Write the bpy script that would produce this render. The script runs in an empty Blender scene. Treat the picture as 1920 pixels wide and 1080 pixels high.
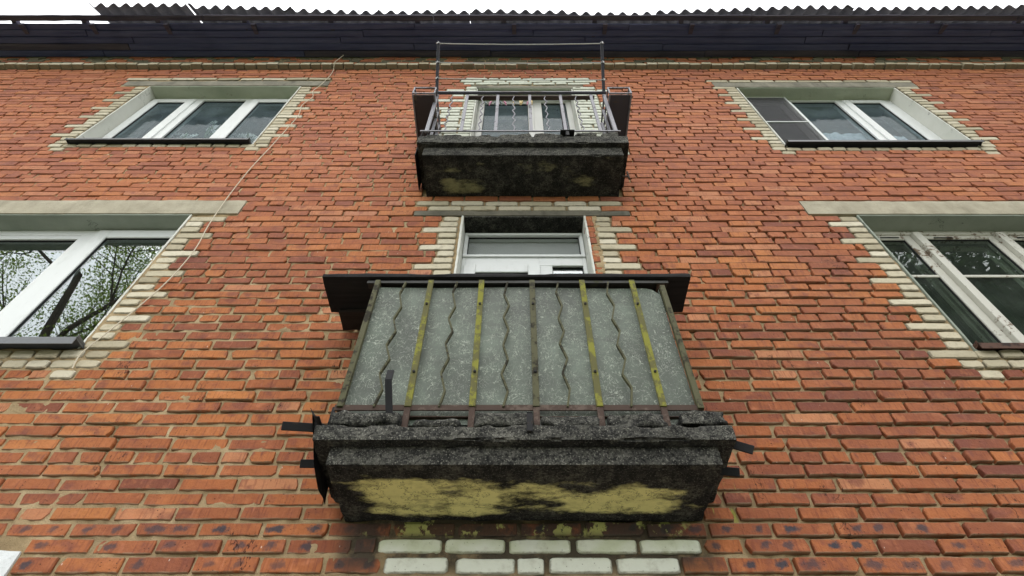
import bpy, math, random
import numpy as np
from mathutils import Vector

R = math.radians
SC = bpy.context.scene
COL = SC.collection

# ------------------------------------------------------------------ camera, sky, sun, exposure
CAM_Y = -2.233            # distance of the lens to the brick face (y = 0); z = 0 is eye height
GROUND = -1.65
cam_data = bpy.data.cameras.new('camera')
cam = bpy.data.objects.new('camera', cam_data)
COL.objects.link(cam)
cam_data.sensor_width = 36.0
cam_data.lens = 1081.0 / 1920.0 * 36.0
cam_data.shift_x = -8.0 / 1920.0
cam_data.clip_start = 0.05
cam_data.clip_end = 2000.0
cam.location = (0, CAM_Y, 0)
cam.rotation_euler = (R(90 + 51.4957), 0, 0)
SC.camera = cam

SUN_EL, SUN_AZ = 72.0, 12.0       # degrees; azimuth measured from -y (towards the viewer) to +x
world = bpy.data.worlds.new('World')
SC.world = world
world.use_nodes = True
wn = world.node_tree
for n_ in list(wn.nodes):
    wn.nodes.remove(n_)
w_out = wn.nodes.new('ShaderNodeOutputWorld')
w_bg = wn.nodes.new('ShaderNodeBackground')
w_sky = wn.nodes.new('ShaderNodeTexSky')
w_sky.sky_type = 'NISHITA'
w_sky.sun_disc = False
w_sky.sun_elevation = R(SUN_EL)
w_sky.sun_rotation = R(180 - SUN_AZ)
w_sky.air_density = 1.0
w_sky.dust_density = 2.0
w_sky.ozone_density = 1.0
w_hs = wn.nodes.new('ShaderNodeHueSaturation')
w_hs.inputs['Saturation'].default_value = 0.22
w_hs.inputs['Value'].default_value = 1.0
wn.links.new(w_sky.outputs[0], w_hs.inputs['Color'])
w_mx = wn.nodes.new('ShaderNodeMix')
w_mx.data_type = 'RGBA'
w_mx.inputs[0].default_value = 0.72
w_mx.inputs[7].default_value = (6.7, 6.75, 6.9, 1)      # even cloud cover
wn.links.new(w_hs.outputs[0], w_mx.inputs[6])
wn.links.new(w_mx.outputs[2], w_bg.inputs['Color'])
w_bg.inputs['Strength'].default_value = 0.13
wn.links.new(w_bg.outputs[0], w_out.inputs['Surface'])

sun_data = bpy.data.lights.new('sun', 'SUN')
sun_data.energy = 0.5
sun_data.angle = R(80)
sun_data.color = (1.0, 0.96, 0.9)
sun = bpy.data.objects.new('sun', sun_data)
COL.objects.link(sun)
_d = Vector((math.sin(R(SUN_AZ)) * math.cos(R(SUN_EL)), -math.cos(R(SUN_AZ)) * math.cos(R(SUN_EL)), math.sin(R(SUN_EL))))
sun.rotation_euler = _d.to_track_quat('Z', 'Y').to_euler()
sun.location = (4, -10, 14)

SC.render.engine = 'CYCLES'
SC.view_settings.view_transform = 'Standard'
SC.view_settings.look = 'None'
SC.view_settings.exposure = 1.72
SC.view_settings.gamma = 1.0
SC.view_settings.use_curve_mapping = False
SC.cycles.max_bounces = 8
SC.cycles.transparent_max_bounces = 12
SC.cycles.use_denoising = True

rng = random.Random(11)
nrg = np.random.default_rng(7)

# ------------------------------------------------------------------ numeric noise
def _hash(ix, iy, iz):
    h = (ix * 374761393 + iy * 668265263 + iz * 2147483647 // 7 + 1013904223).astype(np.int64)
    h = (h ^ (h >> 13)) * 1274126177
    h = h ^ (h >> 16)
    return (h & 0xffff) / 65535.0

def vnoise(p, scale=1.0):
    q = np.asarray(p, float) * scale
    i = np.floor(q).astype(np.int64)
    f = q - i
    f = f * f * (3 - 2 * f)
    r = 0
    for dx in (0, 1):
        for dy in (0, 1):
            for dz in (0, 1):
                w = (f[..., 0] if dx else 1 - f[..., 0]) * (f[..., 1] if dy else 1 - f[..., 1]) * (f[..., 2] if dz else 1 - f[..., 2])
                r = r + w * _hash(i[..., 0] + dx, i[..., 1] + dy, i[..., 2] + dz)
    return r * 2 - 1

def fbm(p, scale, octs=3):
    r, a = 0, 1.0
    for o in range(octs):
        r = r + a * vnoise(np.asarray(p) + o * 17.3, scale * 2 ** o)
        a *= .5
    return r

# ------------------------------------------------------------------ shader helper
class M:
    def __init__(s, name, rough=.8, spec=.3, metal=0.0):
        s.m = bpy.data.materials.new(name)
        s.m.use_nodes = True
        s.t = s.m.node_tree
        s.b = s.t.nodes['Principled BSDF']
        s.out = s.t.nodes['Material Output']
        s.b.inputs['Roughness'].default_value = rough
        s.b.inputs['Specular IOR Level'].default_value = spec
        s.b.inputs['Metallic'].default_value = metal
        s.pos = s.n('ShaderNodeNewGeometry').outputs['Position']
        s.obj = s.n('ShaderNodeTexCoord').outputs['Object']
    def n(s, typ, **kw):
        nd = s.t.nodes.new(typ)
        for k, v in kw.items():
            setattr(nd, k, v)
        return nd
    def put(s, sock, v):
        if isinstance(v, bpy.types.NodeSocket):
            s.t.links.new(v, sock)
        elif isinstance(v, (tuple, list)):
            sock.default_value = (*v, 1.0) if (len(v) == 3 and sock.type == 'RGBA') else v
        else:
            sock.default_value = v
    def mapp(s, vec, scale=(1, 1, 1), loc=(0, 0, 0), rot=(0, 0, 0)):
        nd = s.n('ShaderNodeMapping')
        s.put(nd.inputs['Vector'], vec)
        nd.inputs['Scale'].default_value = scale
        nd.inputs['Location'].default_value = loc
        nd.inputs['Rotation'].default_value = rot
        return nd.outputs[0]
    def noise(s, vec, scale, detail=4, rough=.55, dist=0.0):
        nd = s.n('ShaderNodeTexNoise')
        s.put(nd.inputs['Vector'], vec)
        nd.inputs['Scale'].default_value = scale
        nd.inputs['Detail'].default_value = detail
        nd.inputs['Roughness'].default_value = rough
        nd.inputs['Distortion'].default_value = dist
        return nd.outputs['Fac']
    def voro(s, vec, scale, feature='F1'):
        nd = s.n('ShaderNodeTexVoronoi', feature=feature)
        s.put(nd.inputs['Vector'], vec)
        nd.inputs['Scale'].default_value = scale
        return nd.outputs['Distance']
    def math(s, op, a, b=0.0, c=None, clamp=False):
        nd = s.n('ShaderNodeMath', operation=op)
        nd.use_clamp = clamp
        s.put(nd.inputs[0], a); s.put(nd.inputs[1], b)
        if c is not None:
            s.put(nd.inputs[2], c)
        return nd.outputs[0]
    def step(s, v, lo, hi):
        nd = s.n('ShaderNodeMapRange', interpolation_type='SMOOTHSTEP')
        s.put(nd.inputs['Value'], v)
        nd.inputs['From Min'].default_value = lo
        nd.inputs['From Max'].default_value = hi
        return nd.outputs[0]
    def mix(s, fac, a, b, blend='MIX'):
        nd = s.n('ShaderNodeMix', data_type='RGBA', blend_type=blend)
        s.put(nd.inputs[0], fac); s.put(nd.inputs[6], a); s.put(nd.inputs[7], b)
        return nd.outputs[2]
    def ramp(s, fac, stops):
        nd = s.n('ShaderNodeValToRGB')
        s.put(nd.inputs[0], fac)
        el = nd.color_ramp.elements
        while len(el) < len(stops):
            el.new(.5)
        for e, (p, c) in zip(el, stops):
            e.position = p
            e.color = (*c, 1)
        return nd.outputs[0]
    def attr(s, name):
        nd = s.n('ShaderNodeAttribute')
        nd.attribute_name = name
        return nd
    def sep(s, v):
        nd = s.n('ShaderNodeSeparateXYZ')
        s.put(nd.inputs[0], v)
        return nd.outputs
    def band(s, v, lo, hi, soft):
        return s.math('MULTIPLY', s.step(v, lo - soft, lo + soft), s.math('SUBTRACT', 1.0, s.step(v, hi - soft, hi + soft)))
    def color(s, v):
        s.put(s.b.inputs['Base Color'], v)
    def rough(s, v):
        s.put(s.b.inputs['Roughness'], v)
    def bump(s, h, strength=.5, dist=.004):
        nd = s.n('ShaderNodeBump')
        nd.inputs['Strength'].default_value = strength
        nd.inputs['Distance'].default_value = dist
        s.put(nd.inputs['Height'], h)
        s.put(s.b.inputs['Normal'], nd.outputs[0])

def under_balcony(m, base):
    """old limewash splashes and run-off grime on the wall where the lower balcony slab meets it"""
    x, y, z = m.sep(m.pos)
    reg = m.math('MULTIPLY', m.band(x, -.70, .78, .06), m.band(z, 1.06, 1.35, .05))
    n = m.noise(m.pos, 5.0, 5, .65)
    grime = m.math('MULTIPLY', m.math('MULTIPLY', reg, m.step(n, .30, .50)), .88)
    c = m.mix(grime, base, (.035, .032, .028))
    reg2 = m.math('MULTIPLY', m.band(x, -.62, .70, .05), m.band(z, 1.205, 1.30, .02))
    n2 = m.noise(m.mapp(m.pos, (1, 1, .7), (4.2, 0, 1)), 7.0, 6, .7)
    lime = m.math('MULTIPLY', reg2, m.step(n2, .52, .56))
    c = m.mix(lime, c, (.36, .36, .13))
    reg3 = m.math('MULTIPLY', m.band(x, .80, 1.0, .03), m.band(z, 1.25, 1.52, .03))
    n3 = m.noise(m.mapp(m.pos, (1, 1, .12)), 26.0, 3, .6)
    return m.mix(m.math('MULTIPLY', reg3, m.step(n3, .60, .66)), c, (.40, .38, .10))

MATS = {}
def mat_brick():
    m = M('fired_clay_brick', .86, .22)
    a = m.attr('tone')
    tr = m.n('ShaderNodeSeparateColor'); m.put(tr.inputs[0], a.outputs['Color'])
    tone, s1, s2 = tr.outputs[0], tr.outputs[1], tr.outputs[2]
    spot = a.outputs['Alpha']
    buv = m.attr('buv').outputs['Vector']
    bx, bz, br = m.sep(buv)
    base = m.ramp(tone, [(0, (.085, .036, .030)), (.16, (.150, .050, .034)), (.36, (.250, .080, .038)), (.60, (.355, .118, .042)), (.84, (.435, .165, .052)), (1, (.42, .195, .115))])
    # per-brick patches: smoky, over-burnt ends and paler middles
    p1 = m.noise(m.mapp(m.pos, (6, 6, 11)), 1.0, 3, .6)
    base = m.mix(m.math('MULTIPLY', m.step(p1, .50, .78), .62), base, (.15, .048, .036))
    p2 = m.noise(m.mapp(m.pos, (9, 9, 14), (3, 8, 1)), 1.0, 3, .6)
    base = m.mix(m.math('MULTIPLY', m.step(p2, .56, .80), .55), base, (.52, .20, .105))
    cv = m.n('ShaderNodeCombineXYZ')
    m.put(cv.inputs[0], m.math('ADD', m.math('MULTIPLY', bx, 2.6), m.math('MULTIPLY', br, 61.0)))
    m.put(cv.inputs[1], m.math('MULTIPLY', bz, .55))
    m.put(cv.inputs[2], m.math('MULTIPLY', br, 23.0))
    pb = m.noise(cv.outputs[0], 1.0, 3, .6)
    base = m.mix(m.math('MULTIPLY', m.step(pb, .52, .70), .72), base, (.165, .055, .040))
    base = m.mix(m.math('MULTIPLY', m.math('SUBTRACT', 1.0, m.step(pb, .28, .44)), .45), base, (.50, .185, .075))
    # drag marks of the wire cut, leaning
    st = m.noise(m.mapp(m.pos, (95, 40, 9), rot=(0, .22, 0)), 1.0, 3, .6)
    base = m.mix(m.math('MULTIPLY', m.step(st, .50, .68), .52), base, (.15, .042, .026))
    st2 = m.noise(m.mapp(m.pos, (60, 40, 7), (9, 0, 3), rot=(0, .3, 0)), 1.0, 3, .6)
    base = m.mix(m.math('MULTIPLY', m.step(st2, .60, .76), .30), base, (.56, .22, .12))
    # soot flashes on the lowest courses
    def ell(u):
        dx = m.math('MULTIPLY', m.math('SUBTRACT', bx, m.math('ADD', u, m.math('MULTIPLY', m.math('SUBTRACT', bz, .5), .07))), m.math('ADD', 4.2, m.math('MULTIPLY', br, 5.0)))
        dz = m.math('MULTIPLY', m.math('SUBTRACT', bz, .52), 2.3)
        d = m.math('SQRT', m.math('ADD', m.math('MULTIPLY', dx, dx), m.math('MULTIPLY', dz, dz)))
        d = m.math('ADD', d, m.math('MULTIPLY', m.math('SUBTRACT', m.noise(m.pos, 34, 4, .65), .5), 2.2))
        return m.math('SUBTRACT', 1.0, m.step(d, .30, .95))
    sp = m.math('MULTIPLY', m.math('MAXIMUM', ell(s1), ell(s2)), spot)
    base = m.mix(m.math('MULTIPLY', sp, .97), base, (.042, .042, .052))
    # edges of a brick: mortar smear and grime
    ex = m.math('MINIMUM', bz, m.math('SUBTRACT', 1.0, bz))
    en = m.math('SUBTRACT', m.noise(m.pos, 34, 4, .65), .5)
    ed = m.math('ADD', ex, m.math('MULTIPLY', en, .26))
    base = m.mix(m.math('MULTIPLY', m.math('SUBTRACT', 1.0, m.step(ed, .0, .10)), m.math('SUBTRACT', .75, m.math('MULTIPLY', m.step(m.sep(m.pos)[2], 1.8, 4.0), .5))), base, (.24, .18, .115))
    # pores and soot specks
    v = m.voro(m.pos, 60)
    nn = m.noise(m.pos, 9, 2)
    pore = m.math('MULTIPLY', m.math('SUBTRACT', 1.0, m.step(v, .10, .20)), m.step(nn, .50, .62))
    base = m.mix(m.math('MULTIPLY', pore, .85), base, (.030, .015, .012))
    v2 = m.voro(m.mapp(m.pos, (1, 1, .45), (5, 2, 7)), 17)
    base = m.mix(m.math('MULTIPLY', m.math('SUBTRACT', 1.0, m.step(v2, .025, .045)), .8), base, (.62, .55, .48))
    ck = m.noise(m.mapp(m.pos, (13, 13, 5), (1, 4, 2)), 1.0, 4, .6)
    cl_ = m.math('SUBTRACT', 1.0, m.step(m.math('ABSOLUTE', m.math('SUBTRACT', ck, .5)), .004, .011))
    cl_ = m.math('MULTIPLY', cl_, m.step(m.noise(m.pos, 4.0, 2), .60, .66))
    base = m.mix(m.math('MULTIPLY', cl_, .85), base, (.035, .014, .010))
    # large rain-washed areas; haze glare up high painted as paler pink
    big = m.noise(m.mapp(m.pos, (1.0, 1, .8), (2, 2, 2)), .9, 4, .6)
    base = m.mix(m.math('MULTIPLY', m.step(big, .48, .74), .22), base, (.20, .085, .062))
    x, y, z = m.sep(m.pos)
    pale = m.math('MULTIPLY', m.step(z, 2.2, 5.0), .30)
    base = m.mix(pale, base, (.50, .195, .125))
    base = under_balcony(m, base)
    m.color(base)
    h = m.math('ADD', m.math('MULTIPLY', st, .5), m.math('ADD', m.noise(m.pos, 70, 5, .7), m.math('MULTIPLY', m.noise(m.pos, 16, 3, .6), 1.4)))
    h = m.math('SUBTRACT', m.math('SUBTRACT', h, pore), cl_)
    m.bump(h, .75, .0045)
    return m.m

def mat_pale():
    m = M('sand_lime_brick', .88, .2)
    a = m.attr('tone')
    tr = m.n('ShaderNodeSeparateColor'); m.put(tr.inputs[0], a.outputs['Color'])
    base = m.ramp(tr.outputs[0], [(0, (.095, .088, .062)), (.12, (.33, .285, .195)), (.5, (.49, .435, .315)), (1, (.62, .57, .455))])  # lowest stop carries the eave shade painted on bricks above the band
    base = m.mix(m.math('MULTIPLY', a.outputs['Alpha'], 1.0), base, (.60, .62, .53))      # painted ones
    n = m.noise(m.pos, 14, 5, .65)
    base = m.mix(m.math('MULTIPLY', m.step(n, .48, .75), .5), base, (.24, .215, .15))
    buv = m.attr('buv').outputs['Vector']
    bx, bz, br = m.sep(buv)
    ex = m.math('MINIMUM', bz, m.math('SUBTRACT', 1.0, bz))
    ex2 = m.math('MULTIPLY', m.math('MINIMUM', bx, m.math('SUBTRACT', 1.0, bx)), 3.0)
    ed = m.math('ADD', m.math('MINIMUM', ex, ex2), m.math('MULTIPLY', m.math('SUBTRACT', m.noise(m.pos, 30, 4, .7), .5), .3))
    base = m.mix(m.math('MULTIPLY', m.math('SUBTRACT', 1.0, m.step(ed, .02, .13)), .7), base, (.155, .14, .10))
    v = m.voro(m.pos, 45)
    base = m.mix(m.math('MULTIPLY', m.math('SUBTRACT', 1.0, m.step(v, .08, .13)), .5), base, (.09, .08, .06))
    x, y, z = m.sep(m.pos)
    green = m.math('MULTIPLY', m.band(z, 1.12, 1.3, .03), m.step(m.noise(m.pos, 6, 3), .35, .62))
    base = m.mix(m.math('MULTIPLY', green, .45), base, (.38, .43, .22))
    m.color(base)
    m.bump(m.math('ADD', m.noise(m.pos, 60, 5, .7), m.math('MULTIPLY', m.noise(m.pos, 14, 3), 1.5)), .6, .004)
    return m.m

def mat_mortar():
    m = M('lime_sand_mortar', .95, .12)
    n = m.noise(m.pos, 5, 5, .6)
    base = m.ramp(n, [(.25, (.22, .155, .085)), (.5, (.37, .275, .155)), (.75, (.50, .39, .24))])
    f = m.noise(m.pos, 160, 3, .7)
    base = m.mix(m.math('MULTIPLY', m.step(f, .5, .75), .55), base, (.17, .13, .08))
    x, y, z = m.sep(m.pos)
    base = m.mix(m.math('MULTIPLY', m.step(m.noise(m.mapp(m.pos, (1, 1, .6)), 1.6, 4), .52, .72), .4), base, (.10, .088, .062))
    m.color(under_balcony(m, base))
    m.bump(m.math('ADD', m.noise(m.pos, 55, 6, .7), m.math('MULTIPLY', m.noise(m.pos, 190, 3, .7), .5)), .9, .008)
    return m.m

def mat_concrete(name, a, b, dirt=.5, green=0.0, scale=1.0):
    m = M(name, .92, .18)
    n = m.noise(m.pos, 6 * scale, 5, .6)
    base = m.ramp(n, [(.3, a), (.7, b)])
    v = m.voro(m.pos, 55)
    base = m.mix(m.math('MULTIPLY', m.math('SUBTRACT', 1.0, m.step(v, .08, .15)), .6), base, tuple(c * .3 for c in a))
    s_ = m.noise(m.mapp(m.pos, (2.2, 2.2, .5)), 3.0, 5, .65)
    base = m.mix(m.math('MULTIPLY', m.step(s_, .52, .72), dirt), base, tuple(c * .42 for c in a))
    if green:
        base = m.mix(m.math('MULTIPLY', m.step(m.noise(m.pos, 2.4, 4), .45, .7), green), base, (.16, .19, .10))
    m.color(base)
    m.bump(m.math('ADD', m.noise(m.pos, 60, 5, .7), m.math('MULTIPLY', m.noise(m.pos, 170, 2), .4)), .6, .005)
    return m.m

def mat_plaster(name, a, b, crack=True):
    m = M(name, .75, .25)
    n = m.noise(m.pos, 3, 5, .6)
    base = m.ramp(n, [(.3, a), (.7, b)])
    d = m.noise(m.mapp(m.pos, (1, 1, 1.6), (3, 1, 2)), 7, 6, .7)
    base = m.mix(m.math('MULTIPLY', m.step(d, .62, .70), .55), base, (.12, .11, .085))
    if crack:
        w = m.noise(m.pos, 2.1, 5, .7)
        lin = m.math('ABSOLUTE', m.math('SUBTRACT', w, .5))
        base = m.mix(m.math('MULTIPLY', m.math('MULTIPLY', m.math('SUBTRACT', 1.0, m.step(lin, .0015, .005)), m.step(m.noise(m.pos, 1.7, 2), .52, .6)), .8), base, (.03, .03, .03))
    m.color(base)
    m.bump(m.noise(m.pos, 40, 4), .25, .003)
    return m.m

def mat_slab(name, patches, lime=(.72, .68, .29)):
    """mould-blackened concrete; islands of old limewash are left on the underside"""
    m = M(name, .95, .12)
    n = m.noise(m.pos, 13, 6, .68)
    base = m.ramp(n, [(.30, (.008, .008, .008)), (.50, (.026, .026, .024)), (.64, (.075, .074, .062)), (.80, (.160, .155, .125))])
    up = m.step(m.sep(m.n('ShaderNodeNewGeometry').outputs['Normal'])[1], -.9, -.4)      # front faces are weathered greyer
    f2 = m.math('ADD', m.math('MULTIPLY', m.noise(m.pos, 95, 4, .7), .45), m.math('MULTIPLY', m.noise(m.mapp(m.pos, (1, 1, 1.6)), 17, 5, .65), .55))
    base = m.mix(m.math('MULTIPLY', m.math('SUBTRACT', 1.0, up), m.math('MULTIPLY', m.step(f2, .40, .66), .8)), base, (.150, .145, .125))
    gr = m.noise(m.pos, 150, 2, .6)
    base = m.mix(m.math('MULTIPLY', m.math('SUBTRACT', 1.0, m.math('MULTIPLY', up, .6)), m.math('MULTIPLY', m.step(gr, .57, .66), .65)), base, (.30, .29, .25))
    gd = m.noise(m.mapp(m.pos, loc=(3, 3, 3)), 70, 3, .6)
    base = m.mix(m.math('MULTIPLY', m.step(gd, .52, .62), .75), base, (.010, .010, .010))
    big = m.noise(m.mapp(m.pos, (1.4, 1, 1), (7, 0, 0)), 3.2, 5, .65)
    base = m.mix(m.math('MULTIPLY', m.step(big, .50, .70), .5), base, (.006, .006, .007))
    x, y, z = m.sep(m.pos)
    tot = None
    for (x0, x1, y0, y1, wgt) in patches:
        r = m.math('MULTIPLY', m.math('MULTIPLY', m.band(x, x0, x1, .10), m.band(y, y0, y1, .045)), wgt)
        tot = r if tot is None else m.math('MAXIMUM', tot, r)
    pn = m.noise(m.mapp(m.pos, (1.0, 2.2, 1), (1.7, .4, 0)), 4.5, 7, .68)
    msk = m.step(m.math('ADD', tot, m.math('MULTIPLY', m.math('SUBTRACT', pn, .5), 2.3)), .36, .86)
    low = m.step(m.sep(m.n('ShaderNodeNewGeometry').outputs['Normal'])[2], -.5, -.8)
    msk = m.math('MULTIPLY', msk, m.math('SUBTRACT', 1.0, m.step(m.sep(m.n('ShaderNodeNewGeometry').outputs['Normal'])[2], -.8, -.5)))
    ln = m.noise(m.pos, 10, 6, .7)
    lc = m.mix(m.step(ln, .45, .80), lime, tuple(c * .50 for c in lime))
    w = m.noise(m.pos, 5.5, 5, .75)
    lin = m.math('ABSOLUTE', m.math('SUBTRACT', w, .5))
    lc = m.mix(m.math('MULTIPLY', m.math('SUBTRACT', 1.0, m.step(lin, .003, .012)), .6), lc, (.05, .05, .03))
    m.color(m.mix(msk, base, lc))
    m.bump(m.math('ADD', m.noise(m.pos, 40, 6, .72), m.math('MULTIPLY', m.noise(m.pos, 120, 3, .7), .6)), .9, .010)
    return m.m

def mat_paint(name, col, under, amt=.5, rough=.5, scale=30, metal=0.0):
    m = M(name, rough, .2 if rough > .65 else .4, metal)
    n = m.noise(m.pos, scale, 6, .7)
    big = m.noise(m.pos, scale * .17, 4, .6)
    f = m.step(m.math('ADD', n, m.math('MULTIPLY', m.math('SUBTRACT', big, .5), .8)), .72 - amt * .4, .80 - amt * .35)
    m.color(m.mix(f, col, under))
    m.rough(m.math('ADD', rough, m.math('MULTIPLY', f, .3)))
    m.bump(n, .35, .002)
    return m.m

def mat_pvc(name, col=(.66, .68, .67), rough=.32):
    m = M(name, rough, .45)
    n = m.noise(m.mapp(m.pos, (2, 2, .7)), 7, 5, .65)
    m.color(m.mix(m.math('MULTIPLY', m.step(n, .52, .78), .35), col, (.36, .37, .34)))
    m.rough(m.math('ADD', rough, m.math('MULTIPLY', n, .2)))
    return m.m

def mat_glass(name, r0=.04, k=1.0, tint=(.80, .86, .86), dust_refl=0.0, dust_refl_col=(.4, .42, .42), wave=.0):
    m = M(name)
    t = m.t
    t.nodes.remove(m.b)
    fc = m.n('ShaderNodeLayerWeight'); fc.inputs['Blend'].default_value = .5
    refl = m.math('ADD', r0, m.math('MULTIPLY', m.math('POWER', fc.outputs['Facing'], 5.0), k), clamp=True)
    tr = m.n('ShaderNodeBsdfTransparent'); tr.inputs[0].default_value = (*tint, 1)
    gl = m.n('ShaderNodeBsdfGlossy'); gl.inputs['Roughness'].default_value = .0
    gl.inputs[0].default_value = (.97, 1, 1, 1)
    if wave:
        bp = m.n('ShaderNodeBump'); bp.inputs['Strength'].default_value = wave; bp.inputs['Distance'].default_value = .01
        m.put(bp.inputs['Height'], m.noise(m.pos, 2.0, 1, .4))
        t.links.new(bp.outputs[0], gl.inputs['Normal'])
    mx = m.n('ShaderNodeMixShader')
    t.links.new(refl, mx.inputs[0]); t.links.new(tr.outputs[0], mx.inputs[1]); t.links.new(gl.outputs[0], mx.inputs[2])
    last = mx
    if dust_refl:
        df = m.n('ShaderNodeBsdfDiffuse'); df.inputs[0].default_value = (*dust_refl_col, 1)
        n = m.noise(m.pos, 5, 6, .6)
        n2 = m.noise(m.pos, 70, 3, .6)
        f = m.math('MULTIPLY', m.math('ADD', m.step(n, .0, 1.0), m.math('MULTIPLY', m.step(n2, .6, .75), .35)), dust_refl, clamp=True)
        m2 = m.n('ShaderNodeMixShader')
        m.put(m2.inputs[0], f)
        t.links.new(mx.outputs[0], m2.inputs[1]); t.links.new(df.outputs[0], m2.inputs[2])
        last = m2
    t.links.new(last.outputs[0], m.out.inputs['Surface'])
    return m.m

def mat_screen():
    m = M('grey_insect_mesh')
    t = m.t
    t.nodes.remove(m.b)
    df = m.n('ShaderNodeBsdfDiffuse'); df.inputs[0].default_value = (.11, .11, .115, 1)
    tr = m.n('ShaderNodeBsdfTransparent')
    mx = m.n('ShaderNodeMixShader'); mx.inputs[0].default_value = .62
    t.links.new(tr.outputs[0], mx.inputs[1]); t.links.new(df.outputs[0], mx.inputs[2])
    t.links.new(mx.outputs[0], m.out.inputs['Surface'])
    return m.m

def mat_fibreglass():
    m = M('weathered_green_fibreglass', .6, .35)
    p = m.mapp(m.pos, (1, .3, 1))
    base = m.ramp(m.noise(m.mapp(p, (1.5, 1, 1)), 3.0, 5, .6), [(.30, (.050, .056, .046)), (.5, (.088, .105, .082)), (.7, (.130, .160, .125))])
    dirt = m.noise(m.mapp(p, (1.0, 1, 3.5), (2, 0, 5)), 4, 6, .7)
    base = m.mix(m.math('MULTIPLY', m.step(dirt, .50, .72), .55), base, (.055, .058, .048))
    tot = None
    for k, (sc, th) in enumerate(((9, .006), (14, .008), (21, .010), (27, .011))):
        nz = m.noise(m.mapp(p, (1 + .3 * k, 1, 1.2 - .15 * k), (k * 3.1, k, k * 7.7), rot=(0, .7 * k, 0)), sc, 2, .5, 1.2)
        ln = m.math('SUBTRACT', 1.0, m.step(m.math('ABSOLUTE', m.math('SUBTRACT', nz, .5)), th * .4, th))
        gate = m.step(m.noise(m.mapp(p, loc=(k * 11., 0, k)), 22, 2), .46, .56)
        ln = m.math('MULTIPLY', ln, gate)
        tot = ln if tot is None else m.math('MAXIMUM', tot, ln)
    base = m.mix(m.math('MULTIPLY', tot, .75), base, (.40, .43, .36))
    fine = m.noise(p, 120, 3, .7)
    base = m.mix(m.math('MULTIPLY', m.step(fine, .52, .72), .30), base, (.24, .27, .22))
    m.color(base)
    m.bump(m.math('ADD', tot, m.noise(p, 60, 3)), .4, .002)
    return m.m

def mat_wood(name, a, b, grain=(2, 40, 40), rough=.85):
    m = M(name, rough, .2)
    g = m.noise(m.mapp(m.pos, grain), 1.0, 6, .7)
    base = m.ramp(g, [(.32, a), (.7, b)])
    big = m.noise(m.pos, 1.5, 4)
    base = m.mix(m.math('MULTIPLY', m.step(big, .5, .75), .5), base, tuple(c * .45 for c in a))
    m.color(base)
    m.bump(g, .6, .004)
    return m.m

def mat_plain(name, col, rough=.7, spec=.3, metal=0.0, var=.25, scale=20):
    m = M(name, rough, spec, metal)
    n = m.noise(m.pos, scale, 4, .6)
    m.color(m.mix(m.math('MULTIPLY', n, var), col, tuple(c * .4 for c in col)))
    return m.m

def mat_leaf(name, a, b):
    m = M(name, .55, .3)
    n = m.noise(m.pos, 1.1, 3)
    m.color(m.ramp(n, [(.3, a), (.7, b)]))
    m.b.inputs['Transmission Weight'].default_value = 0.0
    tl = m.n('ShaderNodeBsdfTranslucent'); tl.inputs[0].default_value = (b[0] * 1.3, b[1] * 1.4, b[2], 1)
    mx = m.n('ShaderNodeMixShader'); mx.inputs[0].default_value = .45
    m.t.links.new(m.b.outputs[0], mx.inputs[1]); m.t.links.new(tl.outputs[0], mx.inputs[2])
    m.t.links.new(mx.outputs[0], m.out.inputs['Surface'])
    return m.m

MB_BRICK = mat_brick()
MB_PALE = mat_pale()
MB_MORTAR = mat_mortar()
M_LINTEL = mat_concrete('grey_lintel_concrete', (.30, .27, .20), (.44, .40, .305), .35)
M_LINTEL_UP = mat_concrete('weathered_lintel_concrete', (.165, .155, .125), (.29, .27, .215), .6)
M_LINTEL_DARK = mat_concrete('dark_lintel_concrete', (.10, .095, .075), (.19, .175, .135), .6)  # darkest of the lintel tones, over the lower balcony door
M_WHITEPAINT = mat_concrete('white_painted_concrete', (.56, .58, .58), (.66, .68, .68), .15)
M_JAMB = mat_plaster('white_jamb_plaster', (.55, .56, .50), (.66, .66, .61))
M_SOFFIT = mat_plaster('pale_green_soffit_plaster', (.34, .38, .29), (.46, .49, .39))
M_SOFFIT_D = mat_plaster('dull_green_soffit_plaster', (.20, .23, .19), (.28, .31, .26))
M_SOFFIT_BLACK = mat_slab('black_soffit_plaster', [(-.6, .6, .105, .14, .42)], (.12, .115, .10))  # near-black soffit over the lower balcony door, with a paler strip
M_SLAB_LOW = mat_slab('mouldy_slab_concrete', [(-.62, -.04, -.300, -.030, .86), (.12, .69, -.225, -.040, .74), (-.14, .24, -.30, -.06, .50), (.15, .5, -.29, -.2, .50)])
M_SLAB_UP = mat_slab('mouldy_upper_slab_concrete', [(-.58, -.25, -.17, -.02, .74), (.40, .66, -.20, -.05, .40), (-.6, .7, -.30, -.18, .32)], (.27, .26, .14))
M_RUBBLE = mat_slab('crumbled_screed', [(-9, -8, -9, -8, 0)])
M_MOSSBAR = mat_paint('mossy_yellow_paint', (.098, .092, .032), (.200, .195, .040), .58, .75, 26)
M_OLIVEBAR = mat_paint('olive_grey_paint', (.075, .072, .035), (.030, .027, .020), .5, .7, 38)
M_RUST = mat_paint('rusty_steel', (.062, .040, .031), (.115, .085, .070), .5, .8, 26)
M_BLACKSTEEL = mat_paint('blackened_steel', (.012, .012, .013), (.035, .028, .024), .4, .7, 20)
M_LILAC = mat_paint('grey_lilac_rail_paint', (.185, .180, .205), (.090, .082, .088), .35, .55, 30)
M_DARKRAIL = mat_paint('dark_slate_paint', (.040, .040, .055), (.075, .058, .050), .42, .6, 14)
M_PLANTER = mat_paint('peeling_black_sheet', (.028, .027, .032), (.105, .082, .062), .30, .55, 7)
M_FIBRE = mat_fibreglass()
M_PLANK = mat_wood('tarred_plank', (.006, .006, .007), (.018, .017, .017))
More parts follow.
